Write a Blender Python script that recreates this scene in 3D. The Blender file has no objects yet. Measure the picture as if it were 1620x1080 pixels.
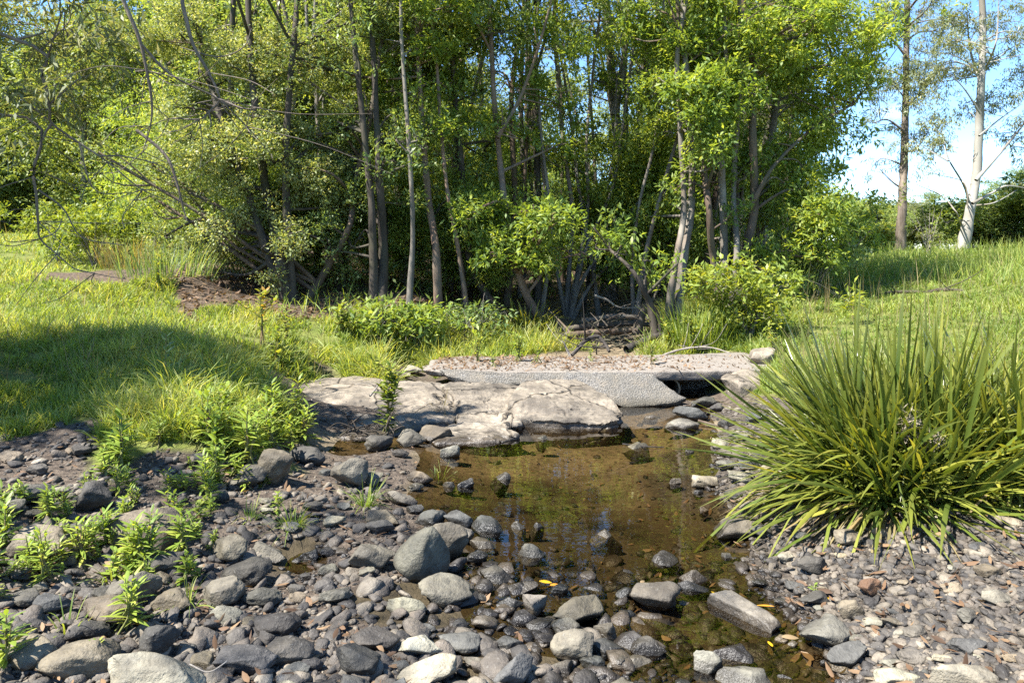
import bpy, math, random
import numpy as np
from mathutils import Vector

# ------------------------------------------------------------------ camera, sky, sun
SC = bpy.context.scene
COL = SC.collection
F = 1080.0; HZ = 400.0; CH = 1.6            # focal length in photo pixels, horizon row, eye height
cam = bpy.data.cameras.new("camera"); camo = bpy.data.objects.new("camera", cam); COL.objects.link(camo)
camo.location = (0, 0, CH); camo.rotation_euler = (math.pi/2, 0, 0)
cam.sensor_width = 36; cam.lens = 24.0; cam.shift_y = -(540-HZ)/1620
cam.clip_start = 0.05; cam.clip_end = 2000
SC.camera = camo
SUND = np.array([-0.74, -0.38, 1.22]); SUND /= np.linalg.norm(SUND)
w = bpy.data.worlds.new("World"); SC.world = w; w.use_nodes = True
nt = w.node_tree; nt.nodes.clear()
sky = nt.nodes.new("ShaderNodeTexSky"); sky.sky_type = 'NISHITA'; sky.sun_disc = False
sky.sun_elevation = math.asin(SUND[2]); sky.sun_rotation = math.atan2(SUND[0], SUND[1])
sky.altitude = 2500; sky.air_density = 1.0; sky.dust_density = 0.0; sky.ozone_density = 2.6
tcw = nt.nodes.new("ShaderNodeTexCoord"); mpw = nt.nodes.new("ShaderNodeMapping"); mpw.inputs['Scale'].default_value = (2.2, 2.2, 5.5)
nzw = nt.nodes.new("ShaderNodeTexNoise"); nzw.inputs['Scale'].default_value = 1.7; nzw.inputs['Detail'].default_value = 7; nzw.inputs['Roughness'].default_value = .6
rmw = nt.nodes.new("ShaderNodeValToRGB"); rmw.color_ramp.elements[0].position = .64; rmw.color_ramp.elements[1].position = .86
mxw = nt.nodes.new("ShaderNodeMix"); mxw.data_type = 'RGBA'; mxw.inputs['B'].default_value = (5.5, 5.6, 5.9, 1)
bg = nt.nodes.new("ShaderNodeBackground"); bg.inputs['Strength'].default_value = 0.15
ow = nt.nodes.new("ShaderNodeOutputWorld")
L = nt.links.new
L(tcw.outputs['Generated'], mpw.inputs['Vector']); L(mpw.outputs[0], nzw.inputs['Vector']); L(nzw.outputs[0], rmw.inputs[0])
L(rmw.outputs[0], mxw.inputs['Factor']); hs = nt.nodes.new('ShaderNodeHueSaturation'); hs.inputs['Hue'].default_value = .5; hs.inputs['Saturation'].default_value = 1.12; hs.inputs['Value'].default_value = .8; L(sky.outputs[0], hs.inputs['Color']); L(hs.outputs[0], mxw.inputs['A']); L(mxw.outputs['Result'], bg.inputs[0]); L(bg.outputs[0], ow.inputs[0])
sl = bpy.data.lights.new("sun", 'SUN'); sl.energy = 5.0; sl.angle = math.radians(0.5); sl.color = (1, .965, .9)
slo = bpy.data.objects.new("sun", sl); COL.objects.link(slo); slo.rotation_euler = Vector(SUND).to_track_quat('Z', 'Y').to_euler()
SC.view_settings.view_transform = 'Standard'; SC.view_settings.look = 'None'; SC.view_settings.gamma = 1
SC.view_settings.exposure = 1.9
cy = SC.cycles
cy.max_bounces = 7; cy.diffuse_bounces = 4; cy.glossy_bounces = 3; cy.transmission_bounces = 4; cy.transparent_max_bounces = 8
cy.caustics_reflective = False; cy.caustics_refractive = False
cy.use_denoising = False

R = np.random.default_rng(7); random.seed(7)

# ------------------------------------------------------------------ helpers
def hsh(i, j, k):
    n = (i.astype(np.int64)*374761393 + j.astype(np.int64)*668265263 + k.astype(np.int64)*2147483647) & 0xffffffff
    n = ((n ^ (n >> 13))*1274126177) & 0xffffffff
    n = ((n ^ (n >> 15))*2246822519) & 0xffffffff
    return ((n ^ (n >> 16)) & 0xffffff)/float(0xffffff)
def vnoise(p):
    p = np.asarray(p, float); i = np.floor(p).astype(np.int64); f = p-i; f = f*f*(3-2*f); o = 0
    for a in (0, 1):
        for b in (0, 1):
            for c in (0, 1):
                wgt = (f[:, 0] if a else 1-f[:, 0])*(f[:, 1] if b else 1-f[:, 1])*(f[:, 2] if c else 1-f[:, 2])
                o = o+wgt*hsh(i[:, 0]+a, i[:, 1]+b, i[:, 2]+c)
    return o*2-1
def fbm(p, oc=3):
    s = 0; a = 1
    p = np.asarray(p, float)
    for _ in range(oc):
        s = s+a*vnoise(p); p = p*2.03+17.3; a *= .5
    return s
def nrm(v):
    return v/np.maximum(np.linalg.norm(v, axis=-1, keepdims=True), 1e-9)

def mk(name, V, Fs, mat, parent=None, org=(0, 0, 0), attrs=None, smooth=False):
    V = np.asarray(V, np.float32)-np.asarray(org, np.float32)
    if isinstance(Fs, np.ndarray): Fs = [Fs]
    me = bpy.data.meshes.new(name)
    me.vertices.add(len(V)); me.vertices.foreach_set('co', V.ravel())
    loops = np.concatenate([f.ravel() for f in Fs]).astype(np.int32)
    tot = np.concatenate([np.full(len(f), f.shape[1], np.int32) for f in Fs])
    st = np.concatenate([[0], np.cumsum(tot)[:-1]]).astype(np.int32)
    me.loops.add(len(loops)); me.loops.foreach_set('vertex_index', loops)
    me.polygons.add(len(tot)); me.polygons.foreach_set('loop_start', st); me.polygons.foreach_set('loop_total', tot)
    if smooth: me.polygons.foreach_set('use_smooth', np.ones(len(tot), bool))
    for k, a in (attrs or {}).items():
        a = np.asarray(a, np.float32)
        if a.ndim == 1:
            at = me.attributes.new(k, 'FLOAT', 'POINT'); at.data.foreach_set('value', a)
        else:
            at = me.attributes.new(k, 'FLOAT_COLOR', 'POINT'); at.data.foreach_set('color', a.ravel())
    me.update(calc_edges=True)
    me.materials.append(mat)
    o = bpy.data.objects.new(name, me); COL.objects.link(o)
    if parent: o.parent = parent
    else: o.location = org
    return o
def tag(o, label=None, cat=None, group=None, kind=None):
    if label: o['label'] = label
    if cat: o['category'] = cat
    if group: o['group'] = group
    if kind: o['kind'] = kind
    return o
def thing(name, loc, label, cat, group=None):
    o = bpy.data.objects.new(name, None); COL.objects.link(o); o.location = loc; o.empty_display_size = .1
    return tag(o, label, cat, group)
def dup(o, loc, rz=0, sc=1, label=None, group=None):
    c = o.copy(); COL.objects.link(c); c.location = loc; c.rotation_euler = (0, 0, rz); c.scale = (sc, sc, sc)
    if label: c['label'] = label
    if group: c['group'] = group
    for ch in o.children:
        d = ch.copy(); COL.objects.link(d); d.parent = c
    return c
class MB:
    def __init__(s): s.V = []; s.F = []; s.A = []; s.n = 0
    def add(s, V, Fq, a=None):
        s.V.append(V); s.F.append(Fq+s.n); s.n += len(V)
        if a is not None: s.A.append(a)
    def data(s):
        return np.concatenate(s.V), [f for f in s.F]
    def build(s, name, mat, parent=None, org=(0, 0, 0), smooth=True):
        by = {}
        for f in s.F: by.setdefault(f.shape[1], []).append(f)
        at = {'v': np.concatenate(s.A)} if s.A else None
        return mk(name, np.concatenate(s.V), [np.concatenate(x) for x in by.values()], mat, parent, org, at, smooth)

def smooth_line(pts, rad, n):
    pts = np.asarray(pts, float); k = len(pts)
    P = np.vstack([2*pts[0]-pts[1], pts, 2*pts[-1]-pts[-2]])
    t = np.linspace(0, k-1-1e-6, n); i = t.astype(int); f = (t-i)[:, None]
    a, b, c, d = P[i], P[i+1], P[i+2], P[i+3]
    q = .5*((2*b)+(c-a)*f+(2*a-5*b+4*c-d)*f**2+(3*b-a-3*c+d)*f**3)
    return q, np.interp(t, np.arange(k), rad)
def tube(mb, pts, rad, ns=8, n=None, rough=0., seed=0, tip=True):
    n = n or max(6, len(pts)*4)
    q, r = smooth_line(pts, rad, n)
    T = nrm(np.gradient(q, axis=0))
    ref = np.where(np.abs(T[:, 2:3]) > .9, np.array([[1., 0, 0]]), np.array([[0, 0, 1.]]))
    ref = np.repeat(ref[:1], n, 0)
    U = nrm(np.cross(T, ref)); W = np.cross(T, U)
    an = np.linspace(0, 2*math.pi, ns, endpoint=False)
    rr = r[:, None]*np.ones((1, ns))
    V = q[:, None]+rr[..., None]*(np.cos(an)[None, :, None]*U[:, None]+np.sin(an)[None, :, None]*W[:, None])
    V = V.reshape(-1, 3)
    if rough > 0:
        nd = fbm(V*np.array([14, 14, 4.])+seed*7.7, 2)
        out = nrm(V-np.repeat(q, ns, 0))
        V = V+out*(nd*rough*np.repeat(r, ns))[:, None]
    a = np.arange(n-1)[:, None]*ns; b = np.arange(ns)[None]; c = (np.arange(ns)+1) % ns
    Fq = np.stack([a+b, a+c[None], a+ns+c[None], a+ns+b], -1).reshape(-1, 4)
    mb.add(V, Fq)

def blades(base, az, elev, Ln, Wd, droop, nseg=3, prof='grass', fold=0., v=None, roll=None):
    N = len(base); t = np.linspace(0, 1, nseg+1)
    out = np.stack([np.cos(az), np.sin(az), np.zeros(N)], 1)
    d = out*np.cos(elev)[:, None]+np.array([0, 0, 1.])*np.sin(elev)[:, None]
    P = base[:, None]+d[:, None]*(Ln[:, None]*t)[..., None]
    P[..., 2] -= (droop*Ln)[:, None]*t**2
    P += out[:, None]*((droop*Ln*.25)[:, None]*t**2)[..., None]
    side = np.stack([-np.sin(az), np.cos(az), np.zeros(N)], 1)
    nz_ = np.cross(d, side)
    if roll is not None:
        side = side*np.cos(roll)[:, None]+nz_*np.sin(roll)[:, None]
    nr = np.cross(side, d)
    if prof == 'grass': pw = np.clip(1.05-t, .03, 1)**.6*np.minimum(1, .6+t*2)
    elif prof == 'strap': pw = np.minimum(1, .75+t)*np.clip((1.0-t)*4.5, .04, 1)
    else: pw = np.clip(np.sin(np.pi*np.clip(t*.94+.04, 0, 1))**.8, .06, 1)
    hw = .5*Wd[:, None]*pw[None]
    if fold > 0:
        Vs = np.stack([P-side[:, None]*hw[..., None]+nr[:, None]*(hw*fold)[..., None], P, P+side[:, None]*hw[..., None]+nr[:, None]*(hw*fold)[..., None]], 2); k = 3
    else:
        Vs = np.stack([P-side[:, None]*hw[..., None], P+side[:, None]*hw[..., None]], 2); k = 2
    V = Vs.reshape(-1, 3)
    b0 = np.arange(N)[:, None, None]*(nseg+1)*k; s0 = np.arange(nseg)[None, :, None]*k; c0 = np.arange(k-1)[None, None]
    i = b0+s0+c0
    Fq = np.stack([i, i+1, i+k+1, i+k], -1).reshape(-1, 4)
    v = R.random(N) if v is None else v
    at = {'v': np.repeat(v, (nseg+1)*k), 't': np.tile(np.repeat(t, k), N)}
    return V, Fq, at

# ------------------------------------------------------------------ materials
def newmat(name):
    m = bpy.data.materials.new(name); m.use_nodes = True; n = m.node_tree; n.nodes.clear()
    o = n.nodes.new("ShaderNodeOutputMaterial"); return m, n, o
def N(n, t, **kw):
    x = n.nodes.new("ShaderNode"+t)
    for k, v in kw.items():
        if k in x.inputs.keys(): x.inputs[k].default_value = v
        else: setattr(x, k, v)
    return x
def ramp(n, stops, src):
    r = N(n, "ValToRGB"); e = r.color_ramp.elements
    while len(e) > 1: e.remove(e[-1])
    e[0].position = stops[0][0]; e[0].color = (*stops[0][1], 1)
    for p, c in stops[1:]:
        q = e.new(p); q.color = (*c, 1)
    n.links.new(src, r.inputs[0]); return r.outputs[0]
def mixc(n, fac, a, b, mode='MIX'):
    x = N(n, "Mix"); x.data_type = 'RGBA'; x.blend_type = mode
    for s, v in (('Factor', fac), ('A', a), ('B', b)):
        if isinstance(v, (int, float)): x.inputs[s].default_value = v
        elif isinstance(v, tuple): x.inputs[s].default_value = (*v, 1)
        else: n.links.new(v, x.inputs[s])
    return x.outputs['Result']
def mth(n, op, a, b=None):
    x = N(n, "Math"); x.operation = op
    for i, v in enumerate((a, b)):
        if v is None: continue
        if isinstance(v, (int, float)): x.inputs[i].default_value = v
        else: n.links.new(v, x.inputs[i])
    return x.outputs[0]
def noise(n, scale, det=4, rough=.55, vec=None, sc3=None):
    x = N(n, "TexNoise"); x.inputs['Scale'].default_value = scale; x.inputs['Detail'].default_value = det; x.inputs['Roughness'].default_value = rough
    if vec is not None:
        if sc3:
            mp = N(n, "Mapping"); mp.inputs['Scale'].default_value = sc3; n.links.new(vec, mp.inputs[0]); vec = mp.outputs[0]
        n.links.new(vec, x.inputs['Vector'])
    return x.outputs[0]
def bump(n, h, st, dist=.02):
    b = N(n, "Bump"); b.inputs['Strength'].default_value = st; b.inputs['Distance'].default_value = dist; n.links.new(h, b.inputs['Height']); return b.outputs[0]

GAIN = (1.86, 1.6, 1.85)
def leaf_mat(name, stops, trans=.45, rough=.45, tips=None, spec=.35, gain=True):
    m, n, o = newmat(name)
    at = N(n, "Attribute"); at.attribute_name = 'v'
    oi = N(n, "ObjectInfo")
    f = mth(n, 'ADD', mth(n, 'MULTIPLY', at.outputs['Fac'], .8), mth(n, 'MULTIPLY', oi.outputs['Random'], .2))
    c = ramp(n, [(q_, (c_[0]*GAIN[0], c_[1]*GAIN[1], c_[2]*GAIN[2])) for q_, c_ in stops] if gain else stops, f)
    if tips:
        a2 = N(n, "Attribute"); a2.attribute_name = 't'
        k = ramp(n, [(.55, (0, 0, 0)), (1, (1, 1, 1))], a2.outputs['Fac'])
        c = mixc(n, mth(n, 'MULTIPLY', k, tips[1]), c, tips[0])
    p = N(n, "BsdfPrincipled"); p.inputs['Roughness'].default_value = rough; p.inputs['Specular IOR Level'].default_value = spec
    n.links.new(c, p.inputs['Base Color'])
    tr = N(n, "BsdfTranslucent"); tc = mixc(n, 1.0, c, (1.5, 1.35, .5), 'MULTIPLY'); n.links.new(tc, tr.inputs[0])
    mx = N(n, "MixShader"); mx.inputs[0].default_value = trans
    n.links.new(p.outputs[0], mx.inputs[1]); n.links.new(tr.outputs[0], mx.inputs[2]); n.links.new(mx.outputs[0], o.inputs[0])
    return m
def bark_mat(name, a, b, c, sc=6., str_=.6, vert=.25):
    m, n, o = newmat(name)
    g = N(n, "NewGeometry").outputs['Position']
    n1 = noise(n, sc, 6, .65, g, (1, 1, vert)); n2 = noise(n, sc*.25, 3, .5, g)
    col = mixc(n, ramp(n, [(.35, (0, 0, 0)), (.65, (1, 1, 1))], n1), a, b)
    col = mixc(n, ramp(n, [(.5, (0, 0, 0)), (.62, (1, 1, 1))], n2), col, c)
    p = N(n, "BsdfPrincipled"); p.inputs['Roughness'].default_value = .85; p.inputs['Specular IOR Level'].default_value = .2
    n.links.new(col, p.inputs['Base Color']); n.links.new(bump(n, n1, str_, .03), p.inputs['Normal']); n.links.new(p.outputs[0], o.inputs[0])
    return m
def stone_mat(name, wet=True, cols=None, scale=1.):
    m, n, o = newmat(name)
    tc = N(n, "TexCoord").outputs['Object']; g = N(n, "NewGeometry").outputs['Position']
    oi = N(n, "ObjectInfo")
    n1 = noise(n, 5*scale, 8, .62, g); n2 = noise(n, 26*scale, 5, .6, g); n3 = noise(n, 90*scale, 3, .6, g)
    if cols is None:
        base = oi.outputs['Color']
    else:
        base = ramp(n, cols, noise(n, 2.2*scale, 5, .6, g))
    c = mixc(n, ramp(n, [(.38, (0, 0, 0)), (.66, (1, 1, 1))], n1), mixc(n, 1.0, base, (.5, .48, .46), 'MULTIPLY'), mixc(n, 1.0, base, (1.45, 1.42, 1.35), 'MULTIPLY'))
    c = mixc(n, mth(n, 'MULTIPLY', ramp(n, [(.5, (0, 0, 0)), (.64, (1, 1, 1))], n2), .6), c, mixc(n, 1.0, base, (.5, .5, .5), 'MULTIPLY'))
    c = mixc(n, mth(n, 'MULTIPLY', ramp(n, [(.6, (0, 0, 0)), (.75, (1, 1, 1))], n3), .35), c, (.24, .23, .205))
    p = N(n, "BsdfPrincipled"); p.inputs['Specular IOR Level'].default_value = .4
    rg = .75
    if wet:
        sx = N(n, "SeparateXYZ"); n.links.new(g, sx.inputs[0])
        hz_ = mth(n, 'ADD', sx.outputs[2], mth(n, 'MULTIPLY', n1, .03))
        wf = ramp(n, [(.0, (1, 1, 1)), (.55, (1, 1, 1)), (.75, (0, 0, 0))], mth(n, 'MULTIPLY', hz_, 12.))
        c = mixc(n, wf, c, mixc(n, 1.0, c, (.42, .40, .38), 'MULTIPLY'))
        rr = N(n, "MapRange"); n.links.new(wf, rr.inputs[0]); rr.inputs[3].default_value = .75; rr.inputs[4].default_value = .38
        n.links.new(rr.outputs[0], p.inputs['Roughness'])
    else: p.inputs['Roughness'].default_value = rg
    n.links.new(c, p.inputs['Base Color'])
    h = mth(n, 'ADD', mth(n, 'MULTIPLY', n1, .6), mth(n, 'MULTIPLY', n2, .4))
    if cols is not None:
        wv = N(n, "VectorMath"); wv.operation = 'ADD'; n.links.new(g, wv.inputs[0]); nv = N(n, "TexNoise"); nv.inputs['Scale'].default_value = 2.5; nv.inputs['Detail'].default_value = 5; sv = N(n, "VectorMath"); sv.operation = 'SCALE'; sv.inputs['Scale'].default_value = .35; n.links.new(nv.outputs['Color'], sv.inputs[0]); n.links.new(sv.outputs[0], wv.inputs[1])
        vv = N(n, "TexVoronoi"); vv.feature = 'DISTANCE_TO_EDGE'; vv.inputs['Scale'].default_value = 1.15; n.links.new(wv.outputs[0], vv.inputs['Vector'])
        ck = ramp(n, [(.0, (0, 0, 0)), (.006, (.4, .4, .4)), (.02, (1, 1, 1))], vv.outputs['Distance']); h = mth(n, 'ADD', h, mth(n, 'MULTIPLY', ck, .8)); c2_ = mixc(n, ck, mixc(n, 1., c, (.5, .46, .4), 'MULTIPLY'), c); n.links.new(c2_, p.inputs['Base Color'])
    n.links.new(bump(n, mth(n, 'ADD', h, mth(n, 'MULTIPLY', n3, .2)), .9, .03), p.inputs['Normal'])
    n.links.new(p.outputs[0], o.inputs[0]); return m

M = {}
M['fine'] = leaf_mat('small_olive_leaf', [(0, (.05, .085, .022)), (.4, (.10, .145, .042)), (.75, (.18, .225, .085)), (.95, (.30, .31, .16))], .42, .5)
M['lance'] = leaf_mat('bright_lance_leaf', [(0, (.04, .085, .016)), (.35, (.085, .145, .026)), (.7, (.15, .215, .04)), (.94, (.24, .285, .06)), (1, (.34, .25, .05))], .5, .5)
M['dark'] = leaf_mat('deep_green_leaf', [(0, (.045, .09, .026)), (.5, (.10, .16, .045)), (1, (.2, .25, .085))], .45, .4)
M['gum'] = leaf_mat('grey_green_gum_leaf', [(0, (.055, .085, .035)), (.5, (.10, .135, .06)), (1, (.17, .20, .085))], .35, .45)
M['far'] = leaf_mat('far_leaf', [(0, (.055, .10, .025)), (.5, (.10, .15, .035)), (1, (.17, .215, .055))], .45, .55)
M['shrub'] = leaf_mat('yellow_green_leaf', [(0, (.055, .10, .014)), (.5, (.105, .155, .022)), (.9, (.18, .215, .03)), (1, (.24, .17, .03))], .45, .5)
M['weed'] = leaf_mat('weed_leaf', [(0, (.07, .13, .018)), (.6, (.14, .21, .03)), (1, (.25, .29, .05))], .45, .45)
M['redtip'] = leaf_mat('coppery_young_leaf', [(0, (.11, .15, .02)), (.6, (.12, .165, .03)), (.85, (.17, .17, .03)), (1, (.21, .13, .03))], .45, .4)
M['grass'] = leaf_mat('grass_blade', [(0, (.045, .09, .012)), (.45, (.10, .165, .022)), (.8, (.17, .22, .045)), (1, (.25, .26, .09))], .5, .5, ((.30, .32, .12), .45))
M['drygrass'] = leaf_mat('dry_grass_blade', [(0, (.13, .12, .05)), (.6, (.25, .2, .095)), (1, (.27, .19, .085))], .4, .6, gain=False)
M['strap'] = leaf_mat('strap_leaf', [(0, (.02, .045, .009)), (.45, (.07, .105, .015)), (.8, (.165, .185, .028)), (.93, (.19, .19, .035)), (1, (.32, .25, .11))], .38, .28, ((.34, .29, .06), .3), .5)
M['seed'] = leaf_mat('cream_seed_head', [(0, (.22, .18, .12)), (1, (.26, .225, .16))], .2, .8, gain=False)
M['litter'] = leaf_mat('dead_leaf', [(0, (.06, .035, .02)), (.4, (.14, .08, .042)), (.75, (.22, .14, .075)), (1, (.30, .21, .12))], .2, .7, gain=False)
M['bark_brown'] = bark_mat('brown_bark', (.06, .042, .03), (.14, .10, .07), (.095, .08, .055))
M['bark_dark'] = bark_mat('dark_bark', (.032, .026, .02), (.08, .065, .05), (.06, .055, .035))
M['bark_pink'] = bark_mat('pinkish_bark', (.10, .065, .045), (.22, .15, .105), (.15, .115, .085))
M['bark_grey'] = bark_mat('grey_bark', (.095, .083, .068), (.21, .185, .15), (.14, .11, .085), 5.)
M['bark_white'] = bark_mat('white_bark', (.22, .2, .165), (.30, .285, .25), (.16, .14, .11), 2.2, .2, .4)
M['bark_iron'] = bark_mat('rough_grey_bark', (.09, .07, .055), (.21, .17, .135), (.13, .105, .08), 9., 1., .15)
M['dead'] = bark_mat('bleached_wood', (.13, .11, .09), (.27, .24, .2), (.18, .155, .13), 12., .5, .6)
M['charred'] = bark_mat('wet_black_wood', (.02, .017, .015), (.06, .05, .042), (.035, .03, .025), 9., .8, .6)
M['stem'] = bark_mat('green_stem', (.12, .13, .04), (.2, .2, .07), (.17, .12, .06), 20., .2, .6)
M['stone'] = stone_mat('river_stone')
M['bedrock'] = stone_mat('bedrock', True, [(.3, (.08, .068, .052)), (.42, (.15, .128, .10)), (.6, (.20, .17, .132)), (.75, (.26, .225, .175))], .9)
M['pebble'] = None

# ------------------------------------------------------------------ terrain
def up(px, py, z):            # the point of that height which the photo shows at that pixel
    y = (CH-z)*F/(py-HZ); return ((px-810)/F*y, y, z)
def atY(px, py, Y): return np.array([(px-810)/F*Y, Y, CH+(HZ-py)/F*Y])
CT = []
def cp(s, lst, world=False):
    for a, b, z in lst:
        CT.append(((a, b, z) if world else up(a, b, z))+(s,))
cp('b', [(900, 800, -.15), (950, 720, -.16), (1050, 690, -.13), (1000, 880, -.12), (1100, 850, -.11), (800, 770, -.12), (720, 790, -.07), (900, 1000, -.01), (1150, 980, -.05),
         (1250, 1040, -.045), (800, 900, -.03), (1000, 1080, -.015), (1040, 1140, -.03), (1100, 930, -.06), (960, 940, -.025), (870, 690, -.12), (1000, 655, -.1), (470, 900, -.03), (560, 700, -.03), (700, 730, -.06), (1190, 1200, -.04), (1100, 1500, -.04), (900, 1150, -.01),
         (780, 860, -.04), (700, 960, .0), (640, 940, .015), (860, 1060, .005), (760, 1060, .005)])
cp('s', [(640, 720, .03), (600, 770, .03), (625, 815, .03), (600, 870, .05), (560, 830, .06), (560, 1000, .05), (600, 1080, .05), (300, 1080, .1), (100, 1080, .14), (300, 950, .1), (100, 900, .17),
         (0, 1000, .2), (300, 850, .12), (150, 800, .22), (0, 750, .3), (350, 760, .15), (450, 720, .09), (250, 740, .24), (420, 1000, .05), (380, 860, .09), (0, 690, .34), (90, 690, .36), (-200, 800, .4), (-200, 1000, .3), (500, 900, .02), (480, 800, .08), (600, 1300, .06), (200, 1400, .12)])
cp('s', [(560, 592, .1), (510, 605, .12), (500, 630, .1), (620, 590, .05), (480, 670, .1), (520, 660, .12), (620, 690, .0), (560, 640, .1), (700, 640, .08), (700, 600, .03), (860, 640, .05), (660, 600, .05)])
cp('s', [(1060, 640, .0), (1112, 640, .01), (1060, 615, -.02), (1130, 625, .02), (1090, 600, .0), (1150, 640, .04)])
cp('g', [(430, 665, .24), (380, 680, .33), (300, 690, .35), (200, 700, .33), (100, 660, .4), (0, 640, .42), (0, 600, .55), (0, 540, .75), (0, 480, .98), (0, 430, 1.27), (250, 600, .5), (250, 540, .7), (250, 470, .97), (200, 430, 1.2),
         (400, 600, .42), (400, 540, .6), (380, 500, .72), (470, 560, .44), (560, 545, .36), (470, 640, .28), (-200, 640, .6), (-200, 540, .95), (560, 570, .3), (600, 560, .32)])
cp('g', [(-12, 16, 1.75), (-17, 24, 2.3), (-9, 15, 1.5), (-30, 24, 2.6), (-12, 8, 1.3), (-9, 4, .9), (-14, 30, 2.5), (-8, 20, 1.75)], True)
cp('f', [(350, 474, .93), (400, 484, .84), (330, 460, .98), (300, 425, 1.35), (430, 470, .88), (500, 470, .88), (550, 480, .8), (620, 495, .68), (700, 505, .55), (650, 470, .9), (760, 505, .45), (800, 530, .32)])
cp('f', [(-5.6, 12.5, 1.4), (-4.4, 11.5, .95), (-3, 14, 1.3), (-4, 18, 1.6), (0, 16, .7), (-1.5, 13, .8), (3, 15, .8), (4.5, 13, 1.0), (1.5, 22, .9), (4, 24, 1.2), (-4, 24, 1.7), (0, 30, 1.1)], True)
cp('b', [(950, 545, .15), (955, 525, .2), (960, 505, .25), (960, 485, .4), (900, 560, .2), (1000, 555, .18)])
cp('g', [(750, 540, .28), (650, 545, .3), (700, 530, .36), (850, 545, .25), (1100, 530, .42), (1180, 490, .68), (1250, 465, .86), (1300, 500, .66), (1200, 560, .34), (1250, 600, .33), (1180, 600, .2), (1060, 548, .3)])
cp('g', [(1620, 600, .6), (1620, 700, .42), (1620, 780, .32), (1500, 600, .5), (1400, 620, .38), (1620, 500, .87), (1450, 500, .76), (1450, 460, .97), (1620, 440, 1.22), (1500, 420, 1.32), (1300, 440, 1.02), (1900, 600, .8), (1900, 500, 1.1), (1400, 560, .52)])
cp('g', [(15, 25, 1.68), (20, 40, 1.7), (8, 26, 1.3), (8, 17, 1.15), (12, 18, 1.45), (10, 32, 1.5), (30, 30, 1.9), (5, 40, 1.4), (22, 14, 1.6), (9, 3, .9), (6, 1, .7)], True)
cp('r', [(1165, 660, .06), (1180, 700, .06), (1200, 740, .07), (1190, 790, .05), (1230, 840, .06), (1300, 850, .12), (1230, 900, .035), (1270, 940, .03), (1330, 980, .05), (1400, 1040, .04), (1500, 1050, .1), (1400, 900, .15), (1420, 820, .2), (1540, 830, .27), (1620, 850, .31), (1620, 1000, .2),
         (1300, 760, .14), (1340, 700, .2), (1500, 920, .19), (1500, 1200, .12), (1800, 1000, .35), (1480, 1500, .1)])
cp('s', [(-6, 0, .4), (-3, 0, .2), (-1, 0, .05), (0, -3, .1), (4, -2, .4), (-6, -5, .6), (5, -6, .6)], True)
for an in range(0, 360, 30): CT.append((90*math.cos(math.radians(an)), 90*math.sin(math.radians(an)), 2.0, 'g'))
for an in range(0, 360, 30): CT.append((400*math.cos(math.radians(an)), 400*math.sin(math.radians(an)), 2.0, 'g'))
CX = np.array([[c[0], c[1]] for c in CT]); CZ = np.array([c[2] for c in CT]); CK = np.array([c[3] for c in CT])
def phi(r2): return np.sqrt(r2+.09)
_A = phi(((CX[:, None]-CX[None])**2).sum(-1))-1e-2*np.eye(len(CX))
_n = len(CX); _A2 = np.block([[_A, np.ones((_n, 1))], [np.ones((1, _n)), np.zeros((1, 1))]])
_W = np.linalg.solve(_A2, np.append(CZ, 0))
def smooth_h(x, y):
    x = np.asarray(x, float).ravel(); y = np.asarray(y, float).ravel(); out = np.empty(len(x))
    for s in range(0, len(x), 20000):
        e = slice(s, s+20000)
        out[e] = phi((x[e, None]-CX[:, 0])**2+(y[e, None]-CX[:, 1])**2)@_W[:-1]+_W[-1]
    return out
def zones(x, y):
    x = np.asarray(x, float).ravel(); y = np.asarray(y, float).ravel()
    q = np.stack([x, y, x*0], 1); j = np.minimum(.35, .03*np.abs(y)+.05)
    xx = x+fbm(q*1.7, 2)*j; yy = y+fbm(q*1.7+50, 2)*j
    res = {k: np.zeros(len(x)) for k in 'bsgfr'}
    for s in range(0, len(x), 20000):
        e = slice(s, s+20000)
        sc = np.maximum(1., CX[:, 1])[None]*.12
        wt = 1/((((xx[e, None]-CX[:, 0])**2+(yy[e, None]-CX[:, 1])**2)/sc**2)+.02)**2.2
        for k in res: res[k][e] = wt[:, CK == k].sum(1)/wt.sum(1)
    return res
def gh(x, y):
    x = np.asarray(x, float).ravel(); y = np.asarray(y, float).ravel()
    q = np.stack([x, y, x*0], 1)
    return smooth_h(x, y)+fbm(q*2.3+3, 3)*.018*np.minimum(1, .3+np.abs(y)*.1)+fbm(q*.6+9, 2)*np.clip((np.hypot(x, y)-8)*.012, 0, .12)
gh_exact, zones_exact = gh, zones
_GX = np.arange(-22, 22.01, .06); _GY = np.arange(-4, 46, .06)
_mx, _my = np.meshgrid(_GX, _GY); _HG = gh_exact(_mx, _my).reshape(_mx.shape)
_zx, _zy = np.meshgrid(_GX[::2], _GY[::2]); _ZG = {k: v.reshape(_zx.shape) for k, v in zones_exact(_zx, _zy).items()}
def _bil(G, x, y, st):
    u = (x+22)/st; v = (y+4)/st; i = np.clip(u.astype(int), 0, G.shape[1]-2); j = np.clip(v.astype(int), 0, G.shape[0]-2); u = np.clip(u-i, 0, 1); v = np.clip(v-j, 0, 1)
    return (G[j, i]*(1-u)+G[j, i+1]*u)*(1-v)+(G[j+1, i]*(1-u)+G[j+1, i+1]*u)*v
def gh(x, y):
    x = np.asarray(x, float).ravel(); y = np.asarray(y, float).ravel(); o = _bil(_HG, x, y, .06); far = (np.abs(x) > 21.9) | (y > 45.5) | (y < -3.9)
    if far.any(): o[far] = gh_exact(x[far], y[far])
    return o
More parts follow.
